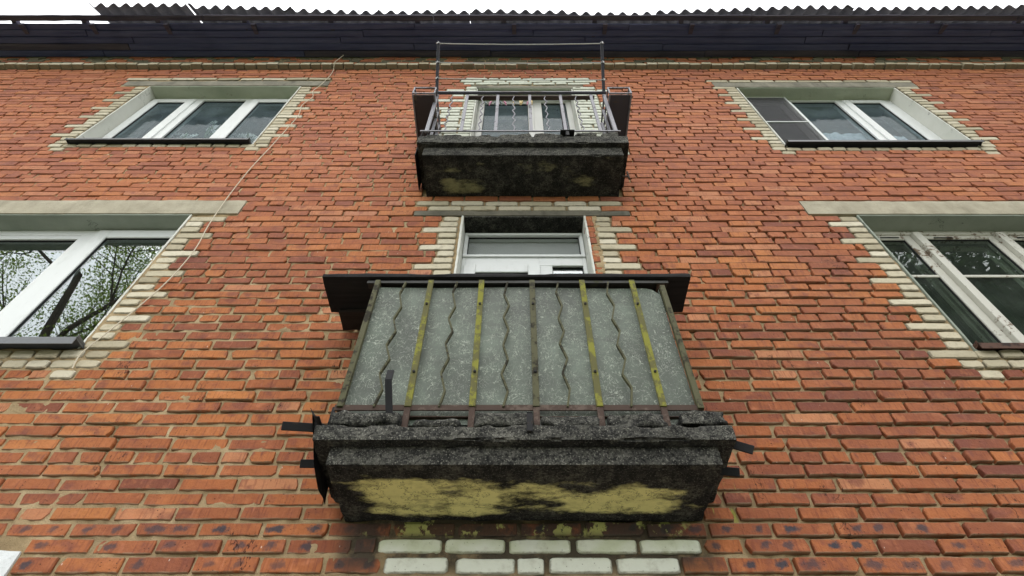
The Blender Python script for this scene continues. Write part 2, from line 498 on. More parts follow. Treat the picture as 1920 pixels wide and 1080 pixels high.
M_PLANK2 = mat_wood('dark_brown_plank', (.016, .011, .009), (.035, .025, .020))
M_PLANKBACK = mat_wood('bare_old_plank', (.045, .033, .027), (.105, .080, .066))
M_EAVE = mat_wood('glare_blue_eave_board', (.045, .052, .125), (.105, .112, .200), (1.2, 24, 24))  # blue veiling glare painted into the wood colour
M_EAVE2 = mat_wood('glare_tinted_brown_board', (.040, .038, .068), (.105, .092, .110), (1.2, 24, 24))  # brown wood with some of the blue glare mixed into its colour
M_SLATE = mat_concrete('asbestos_slate', (.085, .083, .095), (.160, .152, .158), .5)
M_PVC = mat_pvc('white_pvc')
M_PVC2 = mat_pvc('old_white_frame_paint', (.50, .50, .47), .5)
M_WOODFRAME = mat_paint('flaking_white_paint', (.50, .49, .43), (.16, .12, .085), .36, .6, 22)
M_GASKET = mat_plain('black_gasket', (.010, .010, .011), .6)
M_FLASH = mat_plain('dark_sill_metal', (.030, .032, .035), .4, .4, .3)
M_FLASHTOP = mat_plain('zinc_sill_metal', (.14, .145, .15), .45, .4, .5)
M_FLASHRUST = mat_paint('rusty_sill_metal', (.085, .045, .032), (.035, .025, .022), .5, .8, 18)
M_GLASS = mat_glass('double_glazing', .02, .3, (.94, .95, .95), .04, (.45, .5, .52))
M_GLASS_UP = mat_glass('double_glazing_dull', .012, .14, (.84, .89, .91), .40, (.165, .215, .235))  # sky reflection painted in as an even blue-grey diffuse film
M_GLASS_MIR = mat_glass('clean_double_glazing', .19, .9, (.62, .70, .70), .0, wave=.05)
M_GLASS_OLD = mat_glass('old_dusty_glass', .03, .7, (.70, .76, .72), .10, (.26, .29, .26), wave=.25)
M_SCREEN = mat_screen()
M_ROOM = mat_plain('dim_room_paint', (.34, .35, .34), .9, .1, 0, .2, 2)
M_BLIND = mat_plain('grey_roller_blind', (.40, .41, .395), .85, .1, 0, .15, 3)
M_CURTAIN = mat_plain('white_net_curtain', (.55, .58, .60), .9, .1, 0, .2, 6)
M_CORD = mat_plain('cream_cord', (.58, .52, .40), .7, .2, 0, .2, 60)
M_LINE = mat_plain('white_clothesline', (.55, .56, .56), .7, .2, 0, .2, 60)
M_GROUND = None

# ------------------------------------------------------------------ mesh helpers
class MB:
    def __init__(s):
        s.v = []; s.f = []
    def add(s, vs, fs):
        o = len(s.v)
        s.v += [tuple(map(float, p)) for p in vs]
        s.f += [tuple(i + o for i in f) for f in fs]
        return s
    def box(s, x0, x1, y0, y1, z0, z1, b=.0025):
        if x0 > x1: x0, x1 = x1, x0
        if y0 > y1: y0, y1 = y1, y0
        if z0 > z1: z0, z1 = z1, z0
        b = min(b, (x1 - x0) * .3, (y1 - y0) * .3, (z1 - z0) * .3)
        X = ((x0, x0 + b), (x1, x1 - b)); Y = ((y0, y0 + b), (y1, y1 - b)); Z = ((z0, z0 + b), (z1, z1 - b))
        vs, idx = [], {}
        for i in (0, 1):
            for j in (0, 1):
                for k in (0, 1):
                    for a in (0, 1, 2):
                        idx[i, j, k, a] = len(vs)
                        vs.append((X[i][0 if a == 0 else 1], Y[j][0 if a == 1 else 1], Z[k][0 if a == 2 else 1]))
        fs = []
        I = idx
        for i in (0, 1):
            q = [I[i, 0, 0, 0], I[i, 1, 0, 0], I[i, 1, 1, 0], I[i, 0, 1, 0]]
            fs.append(q if i else q[::-1])
            q = [I[0, i, 0, 1], I[1, i, 0, 1], I[1, i, 1, 1], I[0, i, 1, 1]]
            fs.append(q[::-1] if i else q)
            q = [I[0, 0, i, 2], I[1, 0, i, 2], I[1, 1, i, 2], I[0, 1, i, 2]]
            fs.append(q if i else q[::-1])
        for j in (0, 1):
            for k in (0, 1):
                q = [I[0, j, k, 1], I[1, j, k, 1], I[1, j, k, 2], I[0, j, k, 2]]
                fs.append(q if (j + k) % 2 else q[::-1])
                q = [I[j, 0, k, 0], I[j, 1, k, 0], I[j, 1, k, 2], I[j, 0, k, 2]]
                fs.append(q[::-1] if (j + k) % 2 else q)
                q = [I[j, k, 0, 0], I[j, k, 1, 0], I[j, k, 1, 1], I[j, k, 0, 1]]
                fs.append(q if (j + k) % 2 else q[::-1])
        for i in (0, 1):
            for j in (0, 1):
                for k in (0, 1):
                    q = [I[i, j, k, 0], I[i, j, k, 1], I[i, j, k, 2]]
                    fs.append(q if (i + j + k) % 2 else q[::-1])
        return s.add(vs, fs)
    def beam(s, p, q, w, t, up=(0, 0, 1), b=.0015):
        """rectangular bar from p to q: w across, t along the 'up' side"""
        p, q = Vector(p), Vector(q)
        d = (q - p); L = d.length; d.normalize()
        sx = d.cross(Vector(up))
        if sx.length < 1e-4:
            sx = d.cross(Vector((0, 1, 0)))
        sx.normalize(); uz = sx.cross(d)
        m = MB().box(-w / 2, w / 2, 0, L, -t / 2, t / 2, b)
        return s.add([p + sx * a + d * bb + uz * c for a, bb, c in m.v], m.f)
    def tube(s, pts, rad, n=8, cap=True):
        pts = [Vector(p) for p in pts]
        rads = rad if isinstance(rad, (list, tuple)) else [rad] * len(pts)
        vs, fs = [], []
        prev = None
        for i, p in enumerate(pts):
            d = (pts[min(i + 1, len(pts) - 1)] - pts[max(i - 1, 0)])
            d = d.normalized() if d.length > 1e-9 else Vector((0, 0, 1))
            ref = prev if prev is not None else (Vector((1, 0, 0)) if abs(d.x) < .9 else Vector((0, 1, 0)))
            a = (ref - d * ref.dot(d)).normalized(); prev = a
            bb = d.cross(a)
            for k in range(n):
                t = 2 * math.pi * k / n
                vs.append(p + (a * math.cos(t) + bb * math.sin(t)) * rads[i])
        for i in range(len(pts) - 1):
            for k in range(n):
                k2 = (k + 1) % n
                fs.append((i * n + k, i * n + k2, (i + 1) * n + k2, (i + 1) * n + k))
        if cap:
            fs.append(tuple(range(n))[::-1])
            fs.append(tuple((len(pts) - 1) * n + k for k in range(n)))
        return s.add(vs, fs)
    def ribbon(s, pts, w, t, wdir=(0, 1, 0)):
        """flat bar bent along pts, w wide along wdir, t thick"""
        pts = [Vector(p) for p in pts]
        wd = Vector(wdir)
        vs, fs = [], []
        for i, p in enumerate(pts):
            d = (pts[min(i + 1, len(pts) - 1)] - pts[max(i - 1, 0)]).normalized()
            nrm = d.cross(wd).normalized()
            for a, b_ in ((-1, -1), (1, -1), (1, 1), (-1, 1)):
                vs.append(p + wd * (a * w / 2) + nrm * (b_ * t / 2))
        for i in range(len(pts) - 1):
            for k in range(4):
                k2 = (k + 1) % 4
                fs.append((i * 4 + k, i * 4 + k2, (i + 1) * 4 + k2, (i + 1) * 4 + k))
        fs.append((3, 2, 1, 0)); e = (len(pts) - 1) * 4
        fs.append((e, e + 1, e + 2, e + 3))
        return s.add(vs, fs)
    def lumpy(s, x0, x1, y0, y1, z0, z1, res=.02, amp=.006, scale=9., rnd=.015, seed=0.0, chips=0.0):
        """a block of old concrete: subdivided, rounded and worn"""
        nx, ny, nz = [max(2, int(round(d / res))) for d in (x1 - x0, y1 - y0, z1 - z0)]
        vid, vs, fs = {}, [], []
        def V(i, j, k):
            if (i, j, k) not in vid:
                vid[i, j, k] = len(vs)
                vs.append((x0 + (x1 - x0) * i / nx, y0 + (y1 - y0) * j / ny, z0 + (z1 - z0) * k / nz))
            return vid[i, j, k]
        for i in range(nx):
            for j in range(ny):
                fs.append((V(i, j, 0), V(i, j + 1, 0), V(i + 1, j + 1, 0), V(i + 1, j, 0)))
                fs.append((V(i, j, nz), V(i + 1, j, nz), V(i + 1, j + 1, nz), V(i, j + 1, nz)))
            for k in range(nz):
                fs.append((V(i, 0, k), V(i + 1, 0, k), V(i + 1, 0, k + 1), V(i, 0, k + 1)))
                fs.append((V(i, ny, k), V(i, ny, k + 1), V(i + 1, ny, k + 1), V(i + 1, ny, k)))
        for j in range(ny):
            for k in range(nz):
                fs.append((V(0, j, k), V(0, j, k + 1), V(0, j + 1, k + 1), V(0, j + 1, k)))
                fs.append((V(nx, j, k), V(nx, j + 1, k), V(nx, j + 1, k + 1), V(nx, j, k + 1)))
        P = np.array(vs)
        lo, hi = np.array([x0, y0, z0]), np.array([x1, y1, z1])
        Q = np.clip(P, lo + rnd, hi - rnd)
        D = P - Q
        L = np.linalg.norm(D, axis=1, keepdims=True)
        Nn = D / np.maximum(L, 1e-9)
        nz_ = fbm(P + seed, scale, 4)[:, None]
        rr = rnd + amp * nz_
        if chips:
            ch = fbm(P + seed + 40, scale * .55, 3)
            edge = (np.abs(D) > rnd * .5).sum(axis=1) >= 2
            rr = rr - (np.clip(ch - .15, 0, 1) * chips * np.where(edge, 1.0, .12))[:, None]
        P = Q + Nn * rr
        return s.add(P, fs)

WORLD = {}
def link(name, data, parent, loc):
    o = bpy.data.objects.new(name, data)
    COL.objects.link(o)
    if parent is not None:
        o.parent = parent
        pl = WORLD[parent.name]
        o.location = (loc[0] - pl[0], loc[1] - pl[1], loc[2] - pl[2])
    else:
        o.location = loc
    WORLD[o.name] = tuple(loc)
    return o

def mk(name, mb, mat, parent=None, label=None, cat=None, group=None, kind=None, smooth=False):
    P = np.array(mb.v)
    base = np.array([(P[:, 0].min() + P[:, 0].max()) / 2, (P[:, 1].min() + P[:, 1].max()) / 2, P[:, 2].min()])
    me = bpy.data.meshes.new(name)
    me.from_pydata((P - base).tolist(), [], mb.f)
    me.materials.append(mat)
    if smooth:
        me.polygons.foreach_set('use_smooth', [True] * len(me.polygons))
    me.update()
    o = link(name, me, parent, tuple(base))
    if label: o['label'] = label
    if cat: o['category'] = cat
    if group: o['group'] = group
    if kind: o['kind'] = kind
    return o

def empty(name, loc, label=None, cat=None, group=None, parent=None):
    o = link(name, None, parent, loc)
    if label: o['label'] = label
    if cat: o['category'] = cat
    if group: o['group'] = group
    return o

# ------------------------------------------------------------------ ground
def build_ground():
    m = M('yard_grass_and_earth', .95, .1)
    n = m.noise(m.pos, .7, 5, .6)
    c = m.ramp(n, [(.35, (.045, .070, .022)), (.55, (.075, .095, .035)), (.72, (.14, .115, .075))])
    m.color(m.mix(m.math('MULTIPLY', m.noise(m.pos, 30, 4), .5), c, (.03, .04, .016)))
    m.bump(m.noise(m.pos, 25, 4), .8, .03)
    g = MB().add([(-400, -400, GROUND), (400, -400, GROUND), (400, 400, GROUND), (-400, 400, GROUND)], [(0, 1, 2, 3)])
    mk('ground', g, m.m, kind='structure')
    pm_ = mat_concrete('bounce_paving_concrete', (.30, .29, .265), (.42, .41, .38), .3)
    pv = MB()
    pv.box(-12, 12, -3.4, -.02, GROUND - .02, GROUND + .06, .01)  # unseen pale paving, added to bounce light up under the balconies
    mk('added_bounce_paving', pv, pm_, kind='structure')
build_ground()

# ------------------------------------------------------------------ the building: layout of the wall
# openings: x0, x1, z0, z1
OP = {
    'UL': (-4.065, -2.405, 4.905, 6.420),
    'UR': (2.450, 4.175, 4.865, 6.375),
    'LL': (-4.070, -2.420, 2.275, 3.692),
    'LR': (2.535, 4.190, 2.235, 3.684),
    'C':  (-.385, .495, 1.420, 3.662),
    'U':  (-.420, .605, 4.270, 6.345),
}
# lintels: x0, x1, z0, z1
LI = {
    'UL': (-4.40, -2.10, 6.420, 6.575),
    'UR': (2.20, 4.46, 6.375, 6.530),
    'LL': (-4.42, -2.068, 3.692, 3.893),
    'LR': (2.168, 4.50, 3.684, 3.880),
    'C':  (-.76, .845, 3.662, 3.735),
    'U':  (-.50, .74, 6.345, 6.43),
    'G':  (-3.75, -1.955, .86, 1.145),
}
SLABS = [(-.715, .775, 1.262, 1.42), (-.73, .83, 3.93, 4.20)]
WX = 7.6
building = empty('apartment_building', (0, 0, GROUND), 'old orange brick apartment block with two narrow balconies and a corrugated roof', 'building')

# courses: (centre z, height of pitch, header?)
courses = []
hz = [3.403, 2.961, 2.527, 2.084, 1.573]
cnt = [6, 6, 6, 7]
z = 3.403
PI0 = .0737
k = 0
while z < 7.55:
    courses.append((z, PI0, k % 6 == 0)); z += PI0; k += 1
for a, b, n in zip(hz[:-1], hz[1:], cnt):
    p = (a - b) / n
    for i in range(1, n):
        courses.append((a - p * i, p, False))
    courses.append((b, p, True))
p = (1.573 - 1.158) / 6
for i in range(1, 7):
    courses.append((1.573 - p * i, p if i < 6 else .072, False))
z = 1.081
k = 0
while z > .45:
    courses.append((z, .077, k % 6 == 4)); z -= .077; k += 1
courses.sort()

bricks = []        # x0, x1, z, h, kind ('red','pale','white'), dy
def hfun(x, z):    # how far the joints are raked: deeper on the right and low down
    return 0.0

QUOIN = {'UL': ('L', 'R'), 'UR': ('L', 'R'), 'LL': ('L', 'R'), 'LR': ('L', 'R'), 'C': ('L', 'R')}
BAND_Z = None
for ci, (zc, pit, header) in enumerate(courses):
    h = pit - (.0090 if zc > 2.9 else .0150)
    block = []
    for nm, (a, b, z0, z1) in OP.items():
        if z0 < zc < z1:
            block.append((a, b))
    for nm, (a, b, z0, z1) in LI.items():
        if z0 - .015 < zc < z1 + .015:
            block.append((a, b))
    for (a, b, z0, z1) in SLABS:
        if z0 < zc < z1:
            block.append((a, b))
    # corbelled band under the eaves
    if abs(zc - 7.02) < PI0 / 2:
        BAND_Z = zc
        x = -WX
        while x < WX:
            w = .128 + rng.uniform(-.006, .008)
            bricks.append((x + .004, x + w - .004, zc, h, 'pale', -.055 + rng.uniform(-.008, .005)))
            x += w
        continue
    def pale(a, b, kind='pale', dy=0.0):
        bricks.append((a, b, zc + rng.uniform(-.0015, .0015), h, kind, dy + rng.uniform(-.004, .003)))
        block.append((a - .004, b + .004))
    # quoins beside the openings
    for nm, sides in QUOIN.items():
        a, b, z0, z1 = OP[nm]
        if z0 - .005 < zc < z1 - .01:
            ph = (ci + {'UL': 0, 'UR': 1, 'LL': 2, 'LR': 0, 'C': 1}[nm]) % 3
            w = .25 if ph == 0 else .12
            for sd in sides:
                gap = .028 if nm in ('UL', 'UR') else (.030 if nm != 'C' else .036)
                if nm == 'C' and sd == 'R':
                    gap = .075
                j = rng.uniform(-.012, .010)
                if sd == 'L':
                    pale(a - gap - w + j, a - gap)
                else:
                    pale(b + gap, b + gap + w + j)
        # sill courses
        if nm in ('UL', 'UR', 'LL', 'LR'):
            k0 = (z0 - zc) / pit
            if 0 < k0 < (2.0 if nm[0] == 'L' else 1.0):
                x = a - .16
                while x < b + .12:
                    w = .122 + rng.uniform(-.008, .008)
                    pale(x, x + w)
                    x += w + .012
            elif (2.0 if nm[0] == 'L' else 1.0) <= k0 < (3.0 if nm[0] == 'L' else 2.0):
                for x in (a - .10, b - .02):
                    pale(x, x + .12)
    # pale course over the upper lintels and over the balcony doors
    for nm in ('UL', 'UR'):
        a, b, z0, z1 = LI[nm]
        if 0 < zc - z1 < pit + .012:
            x = a - .05
            while x < b - .05:
                pale(x, x + .248); x += .26
    a, b, z0, z1 = LI['C']
    if 0 < zc - z1 < 2 * pit + .012:
        off = 0 if zc - z1 < pit else -.10
        x = a + .10 + off
        while x < b - .20:
            pale(x, x + .248); x += .262
    a, b, z0, z1 = LI['U']
    if zc > 6.2 and 0 < zc - z1 < 3 * pit + .012:
        lo, hi = (-.56, .80) if zc - z1 > 2 * pit else (-.62, .84)
        x = lo + rng.uniform(-.05, .05)
        while x < hi - .15:
            w = .248 if rng.random() < .8 else .12
            pale(x, x + w, 'white'); x += w + .010
    # whitewashed brick beside the upper balcony door
    a, b, z0, z1 = OP['U']
    if z0 < zc < z1 + .06:
        ph = ci % 3
        w = .25 if ph == 0 else .12
        pale(a - .012 - w, a - .012, 'white')
        if zc > 4.7 and rng.random() < .8:
            w2 = rng.choice((.12, .15, .2))
            pale(a - .024 - w - w2, a - .024 - w, 'white')
        w = .12 if ph == 0 else .25
        pale(b + .012, b + .012 + w, 'white')
        if zc > 4.7 and rng.random() < .7:
            pale(b + .024 + w, b + .024 + w + .12, 'white')
    # whitewashed rows below the lower slab
    if abs(zc - 1.158) < .02:
        for a, b in ((-.550, -.297), (-.285, -.045), (-.028, .217), (.240, .482), (.493, .737)):
            pale(a, b, 'white')
    if abs(zc - 1.081) < .02:
        for a, b in ((-.513, -.265), (-.236, -.004), (.004, .108), (.128, .372), (.391, .635)):
            pale(a, b, 'white')
    if abs(zc - 1.004) < .02:
        for k in range(5):
            pale(-.52 + .262 * k, -.27 + .262 * k, 'white')
    # remaining intervals
    block.sort()
    free, x = [], -WX
    for a, b in block:
        if a > x + .02:
            free.append((x, a))
        x = max(x, b)
    if x < WX - .02:
        free.append((x, WX))
    step = .130 if header else .260
    off = (ci % 2) * .130 + rng.uniform(-.045, .045) if not header else .065 + rng.uniform(-.02, .02)
    for a, b in free:
        n0 = math.floor((a - off) / step)
        cuts = [a]
        i = n0 + 1
        while off + i * step < b:
            cx = off + i * step + rng.uniform(-.010, .010)
            if not header and rng.random() < .035:
                cuts.append(cx - step * .5)
            cuts.append(cx); i += 1
        cuts = [c for c in cuts if a <= c < b]
        cuts.append(b)
        # drop cuts that leave slivers
        cl = [cuts[0]]
        for c in cuts[1:-1]:
            if c - cl[-1] > .055 and b - c > .055:
                cl.append(c)
        cl.append(b)
        for c0, c1 in zip(cl[:-1], cl[1:]):
            if c1 - c0 < .035:
                continue
            jm = .0056 if zc > 2.9 else .0074
            if c1 - c0 > .285:       # too long: split
                mid = (c0 + c1) / 2 + rng.uniform(-.03, .03)
                segs = ((c0, mid), (mid, c1))
            else:
                segs = ((c0, c1),)
            for s0, s1 in segs:
                kind = 'red'
                if zc > 7.06:
                    kind = 'pale' if rng.random() < .5 else 'red'
                hh = h * (1 + rng.uniform(-.045, .02))
                bricks.append((s0 + jm + rng.uniform(-.002, .003), s1 - jm - rng.uniform(-.002, .003), zc + rng.uniform(-.002, .002), hh, kind, rng.uniform(-.0055, .0045) - .004 * min(1, max(0, s0 / 2)) if zc < 7.06 else rng.uniform(.0, .008)))

# ------------------------------------------------------------------ brick meshes
def brick_geo(w, h, white, tilt=.05):
    c = .0036 if not white else .008
    def j(a=.0030):
        return rng.uniform(-a, a)
    ch = [0, 0, 0, 0]
    for i in range(4):
        r = rng.random()
        ch[i] = rng.uniform(.0, .0035) if r < .80 else rng.uniform(.004, .020)
        if white:
            ch[i] = rng.uniform(.008, .02)
    W, H = w / 2, h / 2
    o = [(-W + ch[0], -H + j(.001)), (-W * .35 + j(.02), -H + j()), (W * .35 + j(.02), -H + j()), (W - ch[1], -H + j(.001)),
         (W + j(.001), -H * .2 + j(.01)), (W - ch[2] * .8, H + j(.001)), (W * .3 + j(.03), H + j()), (-W * .4 + j(.03), H + j()),
         (-W + ch[3] * .8, H + j(.001)), (-W + j(.001), H * .1 + j(.01))]
    if white:
        o = []
        for (cx_, cz_, sg) in ((-1, -1, 0), (1, -1, 1), (1, 1, 2), (-1, 1, 3)):
            rx, rz = rng.uniform(.012, .034), rng.uniform(.008, .018)
            for q in range(4):
                t_ = math.pi + math.pi / 2 * (sg + q / 3)
                o.append((cx_ * (W - rx) + rx * math.cos(t_) + j(.0012), cz_ * (H - rz) + rz * math.sin(t_) + j(.0012)))
            nx_, nz_ = ((0, -1), (1, 0), (0, 1), (-1, 0))[sg]
            if sg in (0, 2):
                for fx in ((-.4, .3) if sg == 0 else (.4, -.3)):
                    o.append((W * fx + j(.02), (-H if sg == 0 else H) + j(.003)))
    n = len(o)
    ta, tb = rng.uniform(-.014, .014), rng.uniform(-tilt, tilt)
    vs = []
    for (x, z_) in o:
        vs.append((x, .060, z_))
    for (x, z_) in o:
        vs.append((x, c * .9 + ta * x + tb * z_ + j(.0008), z_))
    for (x, z_) in o:
        kx = max(0.0, 1 - c * .75 / W); kz = max(0.0, 1 - c * .75 / H)
        vs.append((x * kx, ta * x + tb * z_ + j(.0006), z_ * kz))
    fs = []
    for r in (0, 1):
        for i in range(n):
            i2 = (i + 1) % n
            fs.append((r * n + i, r * n + i2, (r + 1) * n + i2, (r + 1) * n + i))
    fs.append(tuple(range(2 * n, 3 * n)))
    return vs, fs

def brick_tone(b):
    x0, x1, zc, h, kind, dy = b
    cx = (x0 + x1) / 2
    if kind == 'red':
        reg = float(vnoise(np.array([[cx * .9, 3.3, zc * 1.6]]))[0])
        t = .57 + .12 * reg + rng.gauss(0, .115 if zc < 2.9 else .15)
        if cx > .9 and zc < 2.6: t -= .10
        if rng.random() < .05: t -= .25
        if rng.random() < .06: t = .93
        spot = 0.0
        if zc < 1.29 and rng.random() < .85:
            spot = rng.uniform(.55, 1.0); t = rng.uniform(.34, .62)
        s1 = rng.uniform(.18, .34); s2 = rng.uniform(.66, .84)
        if rng.random() < .3: s2 = s1
        return (min(1, max(0, t)), s1, s2, spot)
    t = max(.16, rng.gauss(.5, .2))
    if zc > 7.06: t = rng.uniform(0, .05)  # eave shade painted in: pale bricks above the band take the darkest tone
    return (min(1, max(0, t)), 0, 0, 1.0 if kind == 'white' else 0.0)

def set_attrs(me, tones, uvs):
    n = len(me.vertices)
    a = me.attributes.new('tone', 'FLOAT_COLOR', 'POINT')
    a.data.foreach_set('color', np.asarray(tones, 'f').ravel())
    u = me.attributes.new('buv', 'FLOAT_VECTOR', 'POINT')
    u.data.foreach_set('vector', np.asarray(uvs, 'f').ravel())

F_PX, TH = 1081.0, R(51.4957)
def proj(x, y, z_):
    Yc = y - CAM_Y
    zz = Yc * math.cos(TH) + z_ * math.sin(TH)
    return 968 + F_PX * x / zz, 540 - F_PX * (-Yc * math.sin(TH) + z_ * math.cos(TH)) / zz, zz

def build_wall():
    # mortar sheet with real relief, cut round the openings
    hx, hz_ = [-WX, WX], [-1.65, .40, 7.62]
    xs = list(np.arange(-WX, WX + .001, .0235)); zs = list(np.arange(.40, 7.62, .0225)) + [-1.65, -.8, 0]
    for (a, b, z0, z1) in OP.values():
        xs += [a, b]; zs += [z0, z1]
    xs = np.unique(np.round(xs, 4)); zs = np.unique(np.round(zs, 4))
    X, Z = np.meshgrid(xs, zs, indexing='ij')
    P = np.stack([X, np.zeros_like(X), Z], -1)
    big = fbm(P, 1.7, 2)
    rough_ = fbm(P + 9, 26., 3)
    Yv = .0098 + .0035 * np.clip((P[..., 2] - 2.6) / 1.2, 0, 1) + .0062 * rough_ + .030 * np.clip(fbm(P + 3.7, 5.5, 3) - .62, 0, 1) + .0032 * big + .0095 * np.clip(P[..., 0] / 2.2, -.16, 1)
    P[..., 1] = Yv
    nz_ = len(zs)
    V = P.reshape(-1, 3)
    cx = (xs[:-1] + xs[1:]) / 2; cz = (zs[:-1] + zs[1:]) / 2
    CX, CZ = np.meshgrid(cx, cz, indexing='ij')
    keep = np.ones_like(CX, bool)
    for (a, b, z0, z1) in OP.values():
        keep &= ~((CX > a) & (CX < b) & (CZ > z0) & (CZ < z1))
    I, J = np.nonzero(keep)
    q = np.stack([I * nz_ + J, (I + 1) * nz_ + J, (I + 1) * nz_ + J + 1, I * nz_ + J + 1], -1)
    me = bpy.data.meshes.new('wall')
    V = V - np.array([0, 0, GROUND])
    me.vertices.add(len(V)); me.vertices.foreach_set('co', V.astype('f').ravel())
    me.loops.add(q.size); me.loops.foreach_set('vertex_index', q.astype('i').ravel())
    me.polygons.add(len(q))
    me.polygons.foreach_set('loop_start', (np.arange(len(q)) * 4).astype('i'))
    me.polygons.foreach_set('use_smooth', np.ones(len(q), bool))
    me.update(calc_edges=True); me.validate()
    me.materials.append(MB_MORTAR)
    wall = link('wall', me, building, (0, 0, GROUND))

    order = []
    for i, b in enumerate(bricks):
        x0, x1, zc, h, kind, dy = b
        px, py, dd = proj((x0 + x1) / 2, 0, zc)
        vis = -40 < px < 1960 and -20 < py < 1095
        hid = (590 < px < 1300 and 525 < py < 960) or (800 < px < 1165 and 255 < py < 360)
        order.append((0 if (vis and not hid) else 1, dd, i))
    order.sort()
    picked = {'red': [], 'pale': []}
    for o_, dd, i in order:
        kk = 'red' if bricks[i][4] == 'red' else 'pale'
        if o_ == 0 and len(picked[kk]) < 300:
            picked[kk].append(i)
    single = set(picked['red']) | set(picked['pale'])
    bulk = {'red': ([], [], [], []), 'pale': ([], [], [], [])}
    for i, b in enumerate(bricks):
        x0, x1, zc, h, kind, dy = b
        w = x1 - x0
        vs, fs = brick_geo(w, h, kind == 'white' or (kind == 'pale' and i in single), .05 if zc < 2.9 else .025)
        t = brick_tone(b)
        r_ = rng.random()
        uv = [(v[0] / w + .5, v[2] / h + .5, r_) for v in vs]
        if i in single:
            nm = 'brick' if kind == 'red' else 'pale_brick'
            me = bpy.data.meshes.new(nm)
            me.from_pydata(vs, [], fs)
            me.materials.append(MB_BRICK if kind == 'red' else MB_PALE)
            set_attrs(me, [t] * len(vs), uv)
            link(nm, me, wall, ((x0 + x1) / 2, dy, zc))
        else:
            V_, F_, T_, U_ = bulk['red' if kind == 'red' else 'pale']
            o = len(V_)
            cx_ = (x0 + x1) / 2
            V_ += [(v[0] + cx_, v[1] + dy, v[2] + zc - GROUND) for v in vs]
            F_ += [tuple(k + o for k in f) for f in fs]
            T_ += [t] * len(vs); U_ += uv
    for kk, nm, mt in (('red', 'brickwork', MB_BRICK), ('pale', 'pale_brickwork', MB_PALE)):
        V_, F_, T_, U_ = bulk[kk]
        if not V_:
            continue
        me = bpy.data.meshes.new(nm)
        me.from_pydata(V_, [], F_)
        me.materials.append(mt)
        set_attrs(me, T_, U_)
        o = link(nm, me, wall, (0, 0, GROUND))
        o['kind'] = 'stuff'
    return wall
wall = build_wall()

# ------------------------------------------------------------------ lintels, reveals
for nm, (a, b, z0, z1) in LI.items():
    mt = {'UL': M_LINTEL_UP, 'UR': M_LINTEL_UP, 'LL': M_LINTEL, 'LR': M_LINTEL, 'C': M_LINTEL_DARK, 'U': M_LINTEL_UP, 'G': M_WHITEPAINT}[nm]
    f = MB().lumpy(a, b, -.004, .34, z0 + .003, z1 - .004, .045, .0028, 8., .006, a * 3, .006)
    mk('lintel', f, mt, building, smooth=False)

def room(x0, x1, z0, z1, depth=2.6):
    """dim room behind a window: five inner faces"""
    a, b, c, d = x0 - .5, x1 + .5, z0 - .8, z1 + .25
    y0, y1 = .36, .36 + depth
    v = [(a, y0, c), (b, y0, c), (b, y1, c), (a, y1, c), (a, y0, d), (b, y0, d), (b, y1, d), (a, y1, d)]
    f = [(0, 1, 2, 3), (4, 7, 6, 5), (0, 3, 7, 4), (1, 5, 6, 2), (3, 2, 6, 7)]
    # wall face towards the room, round the opening
    o = len(v)
    v += [(x0, y0, z0), (x1, y0, z0), (x1, y0, z1), (x0, y0, z1)]
    f += [(0, 8, 9, 1), (1, 9, 10, 5), (5, 10, 11, 4), (4, 11, 8, 0)]
    return MB().add(v, f)

def reveal(nm, jamb, soff, win):
    a, b, z0, z1 = OP[nm]
    t = .012
    mk('jamb', MB().lumpy(a - .015, a, .003, .358, z0, z1 - .002, .05, .0016, 7, .004, 2.), jamb, win)
    mk('jamb', MB().lumpy(b, b + .015, .003, .358, z0, z1 - .002, .05, .0016, 7, .004, 5.), jamb, win)
    mk('soffit', MB().lumpy(a + .001, b - .001, .004, .355, z1 - t, z1 + .004, .05, .0016, 7, .004, 8.), soff, win)
    mk('room', room(a, b, z0, z1), M_ROOM, win)
    mk('inner_sill', MB().box(a, b, .215, .42, z0 + .005, z0 + .045), M_PVC, win)

def rect_ring(x0, x1, z0, z1, y0, y1, w, wb=None, b=.004):
    wb = w if wb is None else wb
    m = MB()
    m.box(x0, x0 + w, y0, y1, z0, z1, b)
    m.box(x1 - w, x1, y0, y1, z0, z1, b)
    m.box(x0 + w, x1 - w, y0 + .0006, y1 - .0006, z0, z0 + wb, b)
    m.box(x0 + w, x1 - w, y0 + .0006, y1 - .0006, z1 - w, z1, b)
    return m

def pane(win, x0, x1, z0, z1, y, glass):
    mk('pane', MB().box(x0 - .004, x1 + .004, y, y + .006, z0 - .004, z1 + .004, .0005), glass, win)

def gasket(win, x0, x1, z0, z1, y):
    mk('gasket', rect_ring(x0, x1, z0, z1, y - .004, y + .010, .006, b=.001), M_GASKET, win)

def sash(win, x0, x1, z0, z1, y, w, mt, glass):
    """x0..z1 is the outside of the sash, glass inset by w"""
    s_ = mk('sash', rect_ring(x0, x1, z0, z1, y, y + .05, w), mt, win)
    gasket(win, x0 + w - .001, x1 - w + .001, z0 + w - .001, z1 - w + .001, y + .014)
    pane(win, x0 + w, x1 - w, z0 + w, z1 - w, y + .018, glass)

